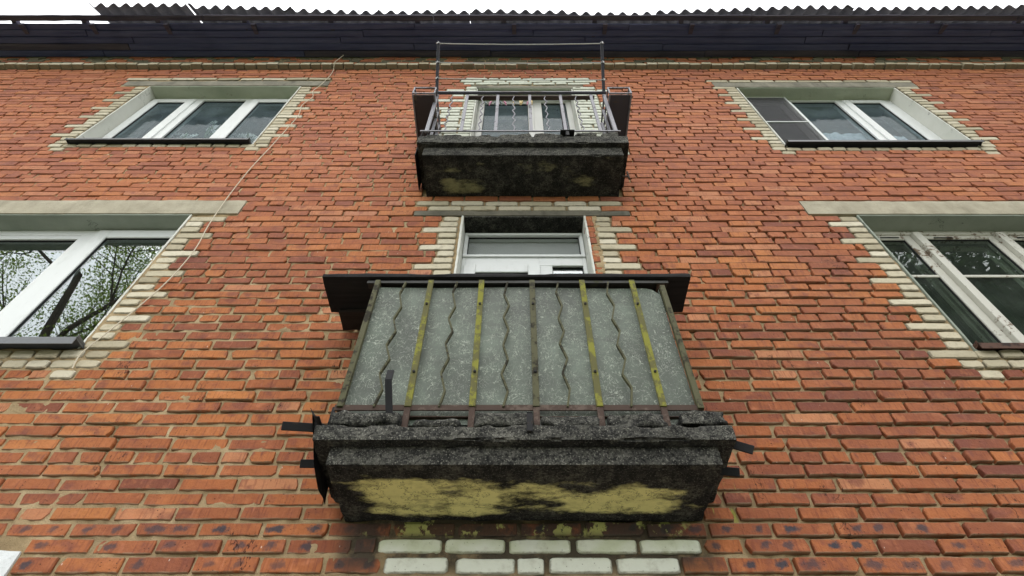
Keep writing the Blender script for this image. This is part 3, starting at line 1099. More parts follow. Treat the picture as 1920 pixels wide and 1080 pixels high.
FY = .140
def flashing(win, a, b, z0, mt, drop=.035, out=.05):
    m = MB()
    prof = [(.16, z0 + .022), (-out, z0 + .002), (-out, z0 - drop), (-out + .004, z0 - drop), (-out + .004, z0 - .001), (.16, z0 + .019)]
    v, f = [], []
    n = len(prof)
    for x in (a, b):
        v += [(x, y, z_) for y, z_ in prof]
    for i in range(n):
        i2 = (i + 1) % n
        f.append((i, i2, n + i2, n + i))
    f += [tuple(range(n))[::-1], tuple(range(n, 2 * n))]
    m.add(v, f)
    # turned-up end with a notch
    m.box(b - .003, b, -out, .02, z0 - .010, z0 + .02, .0005)
    m.box(a, a + .003, -out, .02, z0 - .010, z0 + .02, .0005)
    mk('sill_flashing', m, mt, win)

# --- upper left
a, b, z0, z1 = OP['UL']
f = MB()
zb = z0 + .05
f.box(a + .002, -4.045, FY, FY + .07, z0 + .02, z1 - .012)
f.box(-2.455, b - .002, FY, FY + .07, z0 + .02, z1 - .012)
f.box(-4.045, -2.455, FY + .0008, FY + .0692, z1 - .060, z1 - .012)
f.box(-4.045, -2.455, FY + .0008, FY + .0692, z0 + .02, z0 + .075)
f.box(-3.585, -3.495, FY + .0004, FY + .0696, z0 + .075, z1 - .060)
f.box(-3.020, -2.930, FY + .0004, FY + .0696, z0 + .075, z1 - .060)
win = mk('window', f, M_PVC, building, label='white three-pane plastic window with flowers behind the glass')
sash(win, -4.050, -3.575, z0 + .065, z1 - .065, FY - .016, .085, M_PVC, M_GLASS_UP)
gasket(win, -3.496, -3.019, z0 + .074, z1 - .059, FY + .02)
pane(win, -3.495, -3.020, z0 + .075, z1 - .060, FY + .025, M_GLASS_UP)
sash(win, -2.935, -2.450, z0 + .065, z1 - .065, FY - .016, .085, M_PVC, M_GLASS_UP)
reveal('UL', M_JAMB, M_SOFFIT, win)
flashing(win, a - .005, b - .010, z0 + .012, M_FLASH, .024)
WUL = win

# --- upper right
a, b, z0, z1 = OP['UR']
f = MB()
f.box(a + .002, 2.52, FY, FY + .07, z0 + .02, z1 - .012)
f.box(4.085, b - .002, FY, FY + .07, z0 + .02, z1 - .012)
f.box(2.52, 4.085, FY + .0008, FY + .0692, z1 - .045, z1 - .012)
f.box(2.52, 4.085, FY + .0008, FY + .0692, z0 + .02, z0 + .075)
f.box(2.978, 3.055, FY + .0004, FY + .0696, z0 + .075, z1 - .045)
f.box(3.553, 3.635, FY + .0004, FY + .0696, z0 + .075, z1 - .045)
win = mk('window', f, M_PVC, building, label='white three-pane plastic window with a grey insect screen on one side')
sash(win, 2.525, 2.97, z0 + .07, z1 - .055, FY + .010, .07, M_PVC, M_GLASS_UP)
gasket(win, 3.054, 3.554, z0 + .074, z1 - .044, FY + .02)
pane(win, 3.055, 3.553, z0 + .075, z1 - .045, FY + .025, M_GLASS_UP)
sash(win, 3.625, 4.090, z0 + .065, z1 - .052, FY - .016, .075, M_PVC, M_GLASS_UP)
sc = mk('insect_screen', MB().box(2.475, 2.985, FY - .030, FY - .027, z0 + .03, z1 - .02, .0005), M_SCREEN, win)
sf = rect_ring(2.465, 2.993, z0 + .022, z1 - .014, FY - .038, FY - .022, .012, b=.002)
sf.box(2.477, 2.981, FY - .040, FY - .031, 5.655, 5.672, .002)
mk('screen_frame', sf, M_PVC, win)
reveal('UR', M_JAMB, M_SOFFIT, win)
flashing(win, a - .015, b + .015, z0 + .012, M_FLASH, .030, .050)
WUR = win

# --- lower left (mirrors the trees)
a, b, z0, z1 = OP['LL']
f = MB()
f.box(a + .002, -4.02, FY, FY + .07, z0 + .02, z1 - .012)
f.box(-2.475, b - .002, FY, FY + .07, z0 + .02, z1 - .012)
f.box(-4.02, -2.475, FY + .0008, FY + .0692, z1 - .075, z1 - .012)
f.box(-4.02, -2.475, FY + .0008, FY + .0692, z0 + .02, z0 + .075)
f.box(-3.248, -3.125, FY + .0004, FY + .0696, z0 + .075, z1 - .075)
win = mk('window', f, M_PVC, building, label='large white plastic window reflecting trees and bright sky')
gasket(win, -4.021, -3.247, z0 + .074, z1 - .119, FY + .02)
f = MB().box(-4.02, -3.249, FY + .004, FY + .05, z1 - .120, z1 - .0755)
mk('glazing_bead', f, M_PVC, win)
pane(win, -4.02, -3.248, z0 + .075, z1 - .120, FY + .025, M_GLASS_MIR)
sash(win, -3.130, -2.455, z0 + .055, z1 - .030, FY - .016, .095, M_PVC, M_GLASS_MIR)
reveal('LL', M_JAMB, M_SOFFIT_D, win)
flashing(win, a - .05, b + .035, z0 + .010, M_FLASHTOP, .050, .075)

# --- lower right (old timber casement)
a, b, z0, z1 = OP['LR']
f = MB()
f.box(a + .002, 2.62, FY, FY + .09, z0 + .02, z1 - .012)
f.box(4.11, b - .002, FY, FY + .09, z0 + .02, z1 - .012)
f.box(2.62, 4.11, FY + .0008, FY + .0892, z1 - .055, z1 - .012)
f.box(2.62, 4.11, FY + .0008, FY + .0892, z0 + .02, z0 + .08)
f.box(2.955, 3.010, FY - .022, FY + .0896, z0 + .08, z1 - .055)
f.box(3.575, 3.630, FY - .022, FY + .0896, z0 + .08, z1 - .055)
win = mk('window', f, M_WOODFRAME, building, label='old flaking timber window with dusty glass and glazing bars')
for (s0, s1, w) in ((2.612, 2.953, .060), (3.012, 3.573, .048), (3.632, 4.118, .060)):
    sash(win, s0, s1, z0 + .07, z1 - .045, FY + .012, w, M_WOODFRAME, M_GLASS_OLD)
    mk('glazing_bar', MB().box(s0 + w, s1 - w, FY + .016, FY + .028, 3.125, 3.150, .003), M_WOODFRAME, win)
    mk('drip_strip', MB().box(s0 + .10, min(s1 - .06, s0 + .24), FY + .006, FY + .011, z1 - .093, z1 - .083, .001), M_BLACKSTEEL, win)
# inner casement of the old double window
f2 = MB()
for (s0, s1) in ((2.63, 2.95), (3.02, 3.57), (3.64, 4.10)):
    q = rect_ring(s0, s1, z0 + .09, z1 - .06, FY + .10, FY + .13, .04)
    f2.add(q.v, q.f)
mk('inner_casement', f2, M_WOODFRAME, win)
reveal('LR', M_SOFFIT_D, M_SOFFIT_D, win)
flashing(win, a - .01, b + .05, z0 + .045, M_FLASHRUST, .040, .035)
curt = MB()
cv, cf = [], []
for i in range(60):
    x = 3.05 + i * .018
    for zz in (z0 + .1, z1 - .2):
        cv.append((x, .50 + .02 * math.sin(i * 1.1) + .01 * math.sin(i * .37), zz))
for i in range(59):
    cf.append((2 * i, 2 * i + 2, 2 * i + 3, 2 * i + 1))
mk('curtain', curt.add(cv, cf), mat_plain('dark_green_curtain', (.055, .075, .055), .9, .1, 0, .3, 8), win)

# --- lower balcony door
a, b, z0, z1 = OP['C']
f = MB()
f.box(a + .002, -.355, FY, FY + .07, z0 + .01, z1 - .012)
f.box(.465, b - .002, FY, FY + .07, z0 + .01, z1 - .012)
f.box(-.355, .465, FY + .0008, FY + .0692, z1 - .052, z1 - .012)
f.box(-.355, .465, FY + .0004, FY + .0696, 3.235, 3.335)
f.box(.158, .250, FY + .0006, FY + .0694, z0 + .01, 3.235)
f.box(.250, .465, FY + .0010, FY + .0690, z0 + .01, z0 + .80)
win = mk('balcony_door', f, M_PVC, building, label='white plastic balcony door with a wide grey transom pane')
gasket(win, -.356, .466, 3.334, z1 - .051, FY + .02)
pane(win, -.355, .465, 3.335, z1 - .052, FY + .025, M_GLASS)
mk('blind', MB().box(-.355, .465, FY + .058, FY + .061, 3.345, z1 - .055, .0005), M_BLIND, win)
sash(win, -.365, .165, z0 + .03, 3.225, FY - .016, .085, M_PVC, M_GLASS_MIR)
gasket(win, .249, .466, z0 + .80, 3.236, FY + .02)
pane(win, .250, .465, z0 + .80, 3.235, FY + .025, M_GLASS_MIR)
st = MB().box(a + .004, b - .004, .128, .139, z1 - .060, z1 - .035, .002)
st.box(a + .004, b - .004, .126, .139, 3.325, 3.350, .002)
st.box(a + .004, a + .022, .130, .139, 3.350, z1 - .060, .002)
st.box(b - .022, b - .004, .130, .139, 3.350, z1 - .060, .002)
mk('screen_frame', st, M_PVC, win)
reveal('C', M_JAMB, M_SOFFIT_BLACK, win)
rn = MB()
for k in range(26):
    zz = 2.0 + k * .064
    rn.lumpy(b + .024, b + .080 + .03 * rng.random(), .000, .03, zz, zz + .064, .022, .004, 20, .006, k * 1.3)
mk('mortar_patch', rn, MB_MORTAR, building)
mk('flaking_trim', MB().lumpy(b + .000, b + .016, -.010, .006, 2.0, z1 - .01, .02, .004, 16, .003, 3.1), M_JAMB, win)
mk('flaking_trim', MB().lumpy(a - .016, a, -.010, .006, 2.0, z1 - .01, .02, .004, 16, .003, 9.1), M_JAMB, win)

# --- upper balcony door
a, b, z0, z1 = OP['U']
f = MB()
f.box(a + .002, -.395, FY, FY + .07, z0 + .01, z1 - .012)
f.box(.545, b - .002, FY, FY + .07, z0 + .01, z1 - .012)
f.box(-.395, .545, FY + .0008, FY + .0692, z1 - .055, z1 - .012)
f.box(.175, .275, FY + .0006, FY + .0694, z0 + .01, z1 - .055)
f.box(.275, .545, FY + .0010, FY + .0690, z0 + .01, z0 + .80)
win = mk('balcony_door', f, M_PVC2, building, label='off-white balcony door and side window behind the upper railing')
sash(win, -.405, .185, z0 + .03, z1 - .060, FY - .012, .058, M_PVC2, M_GLASS_UP)
gasket(win, .274, .546, z0 + .80, z1 - .054, FY + .02)
pane(win, .275, .545, z0 + .80, z1 - .055, FY + .025, M_GLASS_UP)
reveal('U', M_JAMB, M_SOFFIT, win)

# ------------------------------------------------------------------ balconies
def balcony_slab(x0, x1, zb, zmid, ztop, yf, yl, lx0, lx1, mt, label, seed):
    m = MB()
    m.lumpy(x0, x1, yf, .02, zb, zmid + .01, .0125, .0030, 15., .0045, seed, .020)
    m.lumpy(lx0, lx1, yl, .019, zmid, ztop, .0125, .0036, 17., .0055, seed + 5, .036)
    return mk('balcony', m, mt, building, label=label)

# lower
B1 = balcony_slab(-.712, .772, 1.268, 1.345, 1.415, -.385, -.432, -.775, .835, M_SLAB_LOW,
                  'lower balcony with green fibreglass infill and a blackened crumbling slab', 3.0)
YR = -.360
posts = [-.448, -.182, .083, .345, .607]
def post(bal, x, y, z0, z1, mt, w=.028, d=.012, x1=None, y1=None):
    m = MB().beam((x, y, z0), (x if x1 is None else x1, y if y1 is None else y1, z1), w, d, (0, 1, 0))
    return mk('post', m, mt, bal)
for i, x in enumerate(posts):
    p_ = post(B1, x, YR - .010, 1.555, 2.405, M_MOSSBAR if i != 2 else M_OLIVEBAR)
    post(B1, x, YR - .004, 1.40, 1.555, M_RUST, .026, .014)
    for zz in (1.745, 2.205):
        mk('bolt', MB().tube([(x, YR - .024, zz), (x, YR - .014, zz)], .006, 8), M_BLACKSTEEL, B1)
post(B1, -.728, YR - .005, 1.555, 2.405, M_OLIVEBAR, .026, .022)
post(B1, .760, YR - .005, 1.545, 2.36, M_OLIVEBAR, .026, .022)
def zigzag(bal, x, y, z0, z1, n, amp, w, t, mt, lean=0.0, name='twisted_bar', wave=False):
    pts = []
    for i in range(n + 1):
        u = i / n
        s_ = (1 if i % 2 else -1) * amp * rng.uniform(.75, 1.15)
        if i in (0, n): s_ *= .3
        pts.append((x + s_ + lean * u, y, z0 + (z1 - z0) * u + (rng.uniform(-.012, .012) if 0 < i < n else 0)))
    # soften the bends
    sm = [pts[0]]
    for i in range(1, n):
        p0, p1, p2 = Vector(pts[i - 1]), Vector(pts[i]), Vector(pts[i + 1])
        sm += [tuple(p1.lerp(p0, .16)), tuple(p1 * .8 + p1.lerp(p0, .05) * .1 + p1.lerp(p2, .05) * .1), tuple(p1.lerp(p2, .16))]
    sm.append(pts[-1])
    return mk(name, MB().ribbon(sm, w, t), mt, bal)
for i, x in enumerate([-.585, -.315, -.050, .216, .478]):
    zigzag(B1, x, YR - .006, 1.555, 2.39, 9, .0135, .016, .008, M_OLIVEBAR)
# rails of the lower balcony
rl = MB().beam((-.752, YR - .002, 1.556), (.765, YR - .002, 1.556), .030, .007, (0, 1, 0))
mk('bottom_rail', rl, M_RUST, B1)
rl = MB().beam((-.752, YR + .030, 1.530), (.765, YR + .030, 1.530), .022, .005, (0, 1, 0))
rl.beam((-.752, YR + .020, 1.521), (.765, YR + .020, 1.521), .022, .005, (0, 0, 1))
mk('angle_rail', rl, M_RUST, B1)
rl = MB().beam((-.790, YR + .030, 2.421), (.805, YR + .030, 2.421), .050, .010, (0, 0, 1))
rl.beam((-.790, YR + .004, 2.408), (.805, YR + .004, 2.408), .006, .020, (0, 0, 1))
mk('handrail', rl, mat_paint('black_olive_paint', (.012, .012, .009), (.035, .035, .018), .3, .6, 20), B1)
for x in (-.735, .765):
    mk('side_rail', MB().beam((x, YR, 1.556), (x, -.005, 1.556), .007, .03), M_RUST, B1)
    mk('side_rail', MB().beam((x, YR + .01, 2.403), (x, -.005, 2.403), .04, .008), M_RUST, B1)
    for y in (-.24, -.12):
        post(B1, x, y, 1.40, 2.40, M_OLIVEBAR, .02, .01)
mk('end_bracket', MB().beam((-.752, YR - .002, 1.56), (-.752, YR - .002, 1.42), .014, .006, (0, 1, 0)), M_BLACKSTEEL, B1)
# fibreglass sheets
def sheet(x0, x1, z0, z1, y, n=40, k=24):
    v, f = [], []
    for i in range(n + 1):
        for j in range(k + 1):
            u, w = i / n, j / k
            x = x0 + (x1 - x0) * u
            zt = z1 - .030 * max(0, (u - .955) / .045) ** 2 * 2.0
            zz = z0 + (zt - z0) * w
            v.append((x, y + .004 * math.sin(u * 9) + .003 * math.sin(w * 5 + u * 4), zz))
    for i in range(n):
        for j in range(k):
            q = i * (k + 1) + j
            f.append((q, q + k + 1, q + k + 2, q + 1))
    o = len(v)
    v2 = [(p[0], p[1] + .003, p[2]) for p in v]
    f2_ = [tuple(o + i for i in t[::-1]) for t in f]
    return MB().add(v + v2, f + f2_)
mk('infill_sheet', sheet(-.728, .752, 1.490, 2.385, YR + .022), M_FIBRE, B1, label='weathered green fibreglass infill sheet')
for x in (-.722, .750):
    s_ = MB().box(x, x + .003, YR + .03, -.02, 1.50, 2.38, .0005)
    mk('side_sheet', s_, M_FIBRE, B1)
# crumbling screed between the posts
for (x0, x1, zb, zt, y0, sd) in ((-.745, -.470, 1.420, 1.492, -.415, 1.), (-.165, .065, 1.418, 1.497, -.408, 2.), (.10, .325, 1.412, 1.478, -.412, 3.), (.365, .590, 1.412, 1.487, -.412, 4.), (.645, .835, 1.420, 1.498, -.420, 5.), (-.40, -.22, 1.405, 1.440, -.425, 6.)):
    mk('screed_lump', MB().lumpy(x0, x1, y0, -.20, zb + .010, zt + .006, .014, .012, 17., .014, sd * 3, .024), M_RUBBLE, B1, smooth=True)
# bent strap that sticks up, hook on the slab edge, torn sheet, stubs of flat bar
mk('bent_strap', MB().ribbon([(-.498, -.405, 1.44), (-.512, -.435, 1.53), (-.522, -.462, 1.60), (-.524, -.468, 1.615), (-.524, -.462, 1.672)], .028, .007, (1, 0, 0)), M_BLACKSTEEL, B1)
mk('edge_hook', MB().box(.040, .064, -.446, -.436, 1.375, 1.462, .002).box(.041, .063, -.446, -.34, 1.4625, 1.468, .002), M_BLACKSTEEL, B1)
tv, tf = [], []
for i in range(13):
    w = i / 12                                   # from the foot of the sheet to its top edge
    yf = -.245 - .205 * w ** .8 - .006 * math.sin(w * 9)
    for j in range(9):
        u = j / 8
        y = yf + (-.10 - yf) * u
        tv.append((-.768 - .020 * w - .012 * w * (1 - u) ** 3 - .003 * math.sin(u * 7 + w * 5), y, 1.272 + (.198 - .05 * u + .012 * math.sin(u * 6) * w) * w))
for i in range(12):
    for j in range(8):
        q = i * 9 + j
        tf.append((q, q + 9, q + 10, q + 1))
o_ = len(tv)
tv2 = [(p[0] - .003, p[1], p[2]) for p in tv]
mk('torn_sheet', MB().add(tv + tv2, tf + [tuple(k + o_ for k in t[::-1]) for t in tf]), M_BLACKSTEEL, B1)
lip = []
for i in range(7):
    u = i / 6
    lip.append((-.803 + .045 * u, -.440, 1.470 - .050 * math.sin(u * math.pi * .5) + .010 * u * u))
mk('torn_sheet', MB().ribbon(lip, .05, .003, (0, 1, 0)), M_BLACKSTEEL, B1)
for p_, q_ in (((-.92, -.40, 1.435), (-.76, -.38, 1.438)), ((-.885, -.20, 1.400), (-.74, -.18, 1.412)), ((.80, -.36, 1.395), (.905, -.38, 1.335)), ((.76, -.24, 1.345), (.88, -.25, 1.325))):
    mk('bar_stub', MB().beam(p_, q_, .034, .010, (0, 1, .5)), M_BLACKSTEEL, B1)

# upper
B2 = balcony_slab(-.700, .800, 3.955, 4.085, 4.205, -.345, -.385, -.752, .855, M_SLAB_UP,
                  'upper balcony with open lilac railing and a blackened slab', 21.0)
YU = -.345
ub = [-.440, -.165, .120, .395, .672]
for i, x in enumerate(ub):
    post(B2, x, YU - .008, 4.37, 5.16, M_LILAC, .026, .014)
post(B2, -.712, YU - .010, 4.345, 5.15, M_LILAC, .030, .022)
post(B2, .790, YU - .010, 4.345, 5.15, M_LILAC, .030, .022)
for x in (-.715, .795):
    for y in (-.22, -.10):
        post(B2, x, y, 4.20, 5.15, M_LILAC, .024, .014)
    mk('side_rail', MB().beam((x, YU, 4.38), (x, -.005, 4.38), .010, .025), M_DARKRAIL, B2)
    mk('side_rail', MB().beam((x, YU, 5.165), (x, -.005, 5.165), .010, .040), M_DARKRAIL, B2)
for i, x in enumerate([-.575, -.300, -.022, .258, .535]):
    zigzag(B2, x, YU - .004, 4.38, 5.14, 11, .0125, .008, .007, M_LILAC)
mk('bottom_rail', MB().beam((-.765, YU - .010, 4.365), (.83, YU - .010, 4.365), .016, .010, (0, 1, 0)), M_LILAC, B2)
mk('handrail', MB().beam((-.740, YU - .012, 5.205), (.815, YU - .012, 5.205), .012, .050, (0, 0, 1)).beam((-.740, YU - .018, 5.20), (.815, YU - .018, 5.20), .020, .026, (0, 0, 1)), M_DARKRAIL, B2)
mk('corner_post', MB().beam((.405, -.30, 4.20), (.405, -.30, 5.0), .035, .035, (0, 1, 0)), M_BLACKSTEEL, B2)
mk('foot_plate', MB().box(.345, .455, -.400, -.33, 4.280, 4.292).box(.385, .410, -.395, -.36, 4.205, 4.280), M_BLACKSTEEL, B2)
for (x0, x1, zb, zt, y0, sd) in ((-.70, -.42, 4.21, 4.265, -.375, 11.), (-.41, -.20, 4.20, 4.255, -.375, 12.), (-.14, .11, 4.21, 4.285, -.37, 13.), (.14, .36, 4.21, 4.288, -.372, 14.), (.46, .62, 4.20, 4.275, -.385, 15.), (.66, .80, 4.21, 4.30, -.378, 16.)):
    mk('screed_lump', MB().lumpy(x0, x1, y0, -.20, zb, zt, .016, .010, 17., .018, sd * 3, .018), M_RUBBLE, B2, smooth=True)
# thin dark upright strip on the left side of the slab, short stub on the right
mk('side_strip', MB().box(-.768, -.762, -.31, -.01, 4.03, 4.50, .001), M_BLACKSTEEL, B2)
mk('bar_stub', MB().beam((.83, -.11, 4.07), (.885, -.11, 4.07), .01, .02).beam((.878, -.11, 4.03), (.878, -.11, 4.15), .014, .012), M_RUST, B2)
# drying-rack arms
ARM = {}
for x, nm in ((-.722, 'L'), (.795, 'R')):
    p0 = Vector((x, YU - .005, 5.19)); p1 = Vector((x + (.006 if nm == 'L' else -.010), -.705, 5.56))
    mk('clothesline_arm', MB().beam(p0, p1, .026, .026, (0, 0, 1)), M_DARKRAIL, B2)
    ARM[nm] = (p0, p1)

# plank on the lower rail, second plank behind its end, old plank on the upper balcony
def plank(x0, x1, y0, y1, z0, z1, mt, label, seed):
    return mk('plank', MB().lumpy(x0, x1, y0, y1, z0, z1, .03, .0022, 10., .004, seed, .006), mt, label=label, cat='plank', group='planks laid on the balcony railings')
plank(-1.035, .930, -.372, -.120, 2.436, 2.466, M_PLANK, 'long black plank lying along the top of the lower balcony railing', 1.)
plank(-.985, -.30, -.150, -.006, 2.408, 2.434, M_PLANK2, 'short dark brown plank under the left end of the long black plank', 2.)
plank(-.45, .72, -.322, -.282, 5.222, 5.252, M_PLANKBACK, 'bare weathered plank behind the upper balcony handrail', 3.)

# flower boxes hung on both sides of the upper balcony
for x0, x1, lab in ((-.905, -.705, 'peeling black metal flower box left of the upper balcony'), (.805, 1.005, 'smooth dark metal flower box right of the upper balcony')):
    fb = empty('flower_box', ((x0 + x1) / 2, -.22, 4.96), lab, 'flower box', 'flower boxes beside the upper balcony')
    mk('tray', MB().box(x0, x1, -.425, -.010, 4.965, 4.977, .002), M_PLANTER if x0 < 0 else M_DARKRAIL, fb)
    rim = MB()
    for zz in (4.970, 5.105):
        rim.beam((x0, -.438, zz), (x1, -.438, zz), .013, .013)
    for x in (x0 + .0065, x1 - .0065):
        rim.beam((x, -.438, 4.976), (x, -.438, 5.099), .013, .013, (0, 1, 0))
        rim.beam((x, -.4315, 5.105), (x, -.010, 5.105), .013, .013)
        rim.beam((x, -.4315, 4.9575), (x, -.010, 4.9575), .013, .013)
    mk('rim', rim, M_LILAC, fb)

# clotheslines and pegs
def line(p, q, sag, rad, mt, n=20):
    p, q = Vector(p), Vector(q)
    pts = []
    for i in range(n + 1):
        u = i / n
        c = p.lerp(q, u)
        pts.append((c.x, c.y, c.z - sag * 4 * u * (1 - u) + .002 * math.sin(i * 2.1)))
    return MB().tube(pts, rad, 6)
def on(nm, t):
    p0, p1 = ARM[nm]
    return p0.lerp(p1, t)
def knot(m, p):
    ring = [(p.x + .020 * math.cos(t) * 1.0, p.y + .012 * math.sin(t * 1.0), p.z + .020 * math.sin(t)) for t in [k * 2 * math.pi / 10 for k in range(11)]]
    m.tube(ring, .0032, 5)
    m.tube([(p.x, p.y - .016, p.z), (p.x + .006, p.y - .02, p.z - .03), (p.x - .004, p.y - .02, p.z - .07)], .003, 5)
for t, sag, lab in ((.965, .030, 'white clothesline strung between the outer ends of the two rack arms'),
                    (.60, .020, 'white clothesline strung midway along the two rack arms'),
                    (.30, .020, 'thin white clothesline nearest the handrail on the rack arms')):
    m = line(on('L', t), on('R', t if t > .35 else .27), sag, .0046 if t > .4 else .0038, M_LINE)
    knot(m, on('L', t)); knot(m, on('R', t if t > .35 else .27))
    mk('clothesline', m, M_LINE, label=lab, cat='clothesline', group='clotheslines of the upper balcony')
PL0, PL1 = Vector((-.44, -.050, 5.80)), Vector((.66, -.050, 5.86))
mk('clothesline', line(PL0, PL1, .012, .0038, M_LINE), M_LINE, label='white clothesline with coloured pegs in front of the upper balcony door', cat='clothesline', group='clotheslines of the upper balcony')
pcol = {'green': (.012, .095, .055), 'pink': (.45, .10, .20), 'yellow': (.60, .42, .12), 'teal': (.015, .06, .06)}
pm = {k: mat_plain('peg_plastic_' + k, v, .4, .4, 0, .1, 40) for k, v in pcol.items()}
peg_spots = [(.115, 'teal', 'leftmost dark teal peg on the clothesline'), (.165, 'pink', 'leftmost pink peg on the clothesline'), (.200, 'teal', 'tilted dark teal peg between pink and green pegs'),
             (.228, 'green', 'bright green peg hanging straight on the clothesline'), (.252, 'teal', 'long dark teal peg right of the bright green peg'), (.290, 'pink', 'pink peg just left of a grey railing post'),
             (.375, 'yellow', 'leftmost yellow peg on the clothesline'), (.435, 'yellow', 'second yellow peg, left one of a close pair'), (.455, 'yellow', 'third yellow peg, right one of a close pair'),
             (.515, 'pink', 'rightmost pink peg on the clothesline'), (.545, 'yellow', 'rightmost yellow peg on the clothesline')]
for i, (u, c, lab) in enumerate(peg_spots):
    p_ = PL0.lerp(PL1, u); p_.z -= .012 * 4 * u * (1 - u)
    tl = rng.uniform(-.35, .35)
    m = MB()
    for sy in (-1, 1):
        m.beam((p_.x - math.sin(tl) * .014, p_.y + sy * .003, p_.z + .014), (p_.x + math.sin(tl) * .062, p_.y + sy * .010, p_.z - .070), .011, .006, (0, 1, 0))
    m.tube([(p_.x - .007, p_.y - .006, p_.z - .018), (p_.x + .007, p_.y + .006, p_.z - .018)], .004, 6)
    mk('clothes_peg', m, pm[c], label=lab, cat='clothes peg', group='pegs on the clothesline')

# the cable that hangs down the wall
cp = [(-2.332, 2.107), (-2.350, 2.19), (-2.344, 2.246), (-2.290, 2.42), (-2.197, 2.782), (-2.168, 3.03), (-2.168, 3.248), (-2.195, 3.45), (-2.211, 3.665), (-2.222, 4.0), (-2.218, 4.391), (-2.19, 4.8), (-2.168, 5.2), (-2.157, 5.541), (-2.20, 5.80), (-2.150, 6.02), (-2.20, 6.20), (-2.168, 6.378), (-2.14, 6.7), (-2.15, 6.95), (-2.128, 7.118), (-2.10, 7.30)]
cpts = []
for i in range(len(cp) - 1):
    for u in (0, .25, .5, .75):
        def g(k): return cp[max(0, min(len(cp) - 1, k))]
        p0, p1, p2, p3 = g(i - 1), g(i), g(i + 1), g(i + 2)
        q = [.5 * (2 * p1[k] + (p2[k] - p0[k]) * u + (2 * p0[k] - 5 * p1[k] + 4 * p2[k] - p3[k]) * u * u + (3 * p1[k] - p0[k] - 3 * p2[k] + p3[k]) * u ** 3) for k in (0, 1)]
        yy = -.018
        if q[1] > 6.9: yy = -.018 - .06 * min(1, (q[1] - 6.9) / .1)
        cpts.append((q[0], yy, q[1]))
mk('cable', MB().tube(cpts, .0037, 6), M_CORD, label='thin cream cable hanging loosely down the brick wall', cat='cable')

# ------------------------------------------------------------------ roof and eaves
ZS = 7.452
rf = MB().box(-WX, WX, .02, .40, 7.45, 7.56, .01)
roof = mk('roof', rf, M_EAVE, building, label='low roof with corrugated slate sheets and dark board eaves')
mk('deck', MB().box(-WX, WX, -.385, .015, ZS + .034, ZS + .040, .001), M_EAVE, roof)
rows = [(-.078, .0), (-.160, -.082), (-.240, -.164), (-.318, -.245), (-.392, -.322)]
for ri, (y0, y1) in enumerate(rows):
    x = -WX
    while x < WX:
        L = rng.uniform(1.9, 3.6)
        dz = rng.uniform(-.006, .008); sk = rng.uniform(-.006, .006)
        m = MB().lumpy(x + .004, min(WX, x + L) - .004, y0 + .003 + sk, y1 - .001 + sk, ZS + dz, ZS + dz + .022, .05, .003, 6., .004, x * 3 + ri, .006)
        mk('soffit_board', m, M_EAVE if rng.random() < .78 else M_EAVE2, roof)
        x += L
for x in (-6.1, -5.25, -4.35, -3.3, -2.25, -1.2, -.15, .95, 2.0, 3.05, 4.0, 5.05, 6.1):
    m = MB().lumpy(x - .03, x + .03, -.455, -.02, ZS + .034, ZS + .10, .04, .002, 9., .004, x)
    mk('rafter', m, M_EAVE2, roof)
    if rng.random() < .55:
        v = [(x + .10 + k * .05, y, zz) for k in (0, 1) for (y, zz) in ((-.40, ZS - .004), (-.27, ZS - .004), (-.395, ZS - .055))]
        mk('bracket_stub', MB().add(v, [(0, 1, 2), (5, 4, 3), (0, 3, 4, 1), (1, 4, 5, 2), (2, 5, 3, 0)]), M_EAVE2, roof)
x = -WX
while x < WX:
    L = rng.uniform(2.4, 4.0)
    m = MB().lumpy(x + .003, min(WX, x + L) - .003, -.480, -.415, ZS + .022 + rng.uniform(-.005, .005), ZS + .062, .05, .004, 5., .005, x * 2, .008)
    mk('fascia_board', m, M_EAVE2, roof)
    x += L
# corrugated sheets (pitch .15 m), each its own, edges uneven
PITCH, AMP, SL = .150, .027, math.tan(R(40))
def edge_y(x):
    return float(np.interp(x, [-5.2, -3.95, -3.9, -1.25, -1.2, 1.4, 3.2, 6.0, 7.6], [-.600, -.600, -.575, -.495, -.520, -.480, -.545, -.575, -.57]))
sx = [-5.14]
widths = [1.18, 1.12, 1.14, 1.13, 1.14, 1.14, 1.13, 1.14, 1.12, 1.14, 1.13, 1.14]
x = -5.14
for si, w in enumerate(widths):
    x0, x1 = x, x + w + (.10 if si not in (0, 3) else -.008)
    dy, dz = rng.uniform(-.016, .016), .012 * (si % 2) + rng.uniform(-.004, .004)
    sk = rng.uniform(-.012, .012)
    nu = int((x1 - x0) / PITCH * 10)
    v, f = [], []
    rowsn = 10
    for top in (0, 1):
        for j in range(rowsn + 1):
            for i in range(nu + 1):
                u = x0 + (x1 - x0) * i / nu
                ye = edge_y(u) + dy + sk * (u - x0) / w
                if j == 0:
                    ye += .006 * float(vnoise(np.array([[u * 14, si, 0.]]))[0])
                t = j / rowsn
                y = ye + .02 + t * 1.0
                wv = AMP * math.cos((u + 5.14) / PITCH * 2 * math.pi) + .007 * top
                zz = 7.555 + dz + (y + .55) * SL + wv * math.cos(R(40))
                v.append((u, y - wv * math.sin(R(40)), zz))
    n1 = nu + 1
    N = n1 * (rowsn + 1)
    for j in range(rowsn):
        for i in range(nu):
            q = j * n1 + i
            f.append((q, q + n1, q + n1 + 1, q + 1))
            f.append((N + q, N + q + 1, N + q + n1 + 1, N + q + n1))
    for i in range(nu):
        f.append((i, i + 1, N + i + 1, N + i))
    for j in range(rowsn):
        q = j * n1
        f.append((q, N + q, N + q + n1, q + n1))
        q += nu
        f.append((q, q + n1, N + q + n1, N + q))
    mk('roof_sheet', MB().add(v, f), M_SLATE, roof, smooth=False)
    x += w
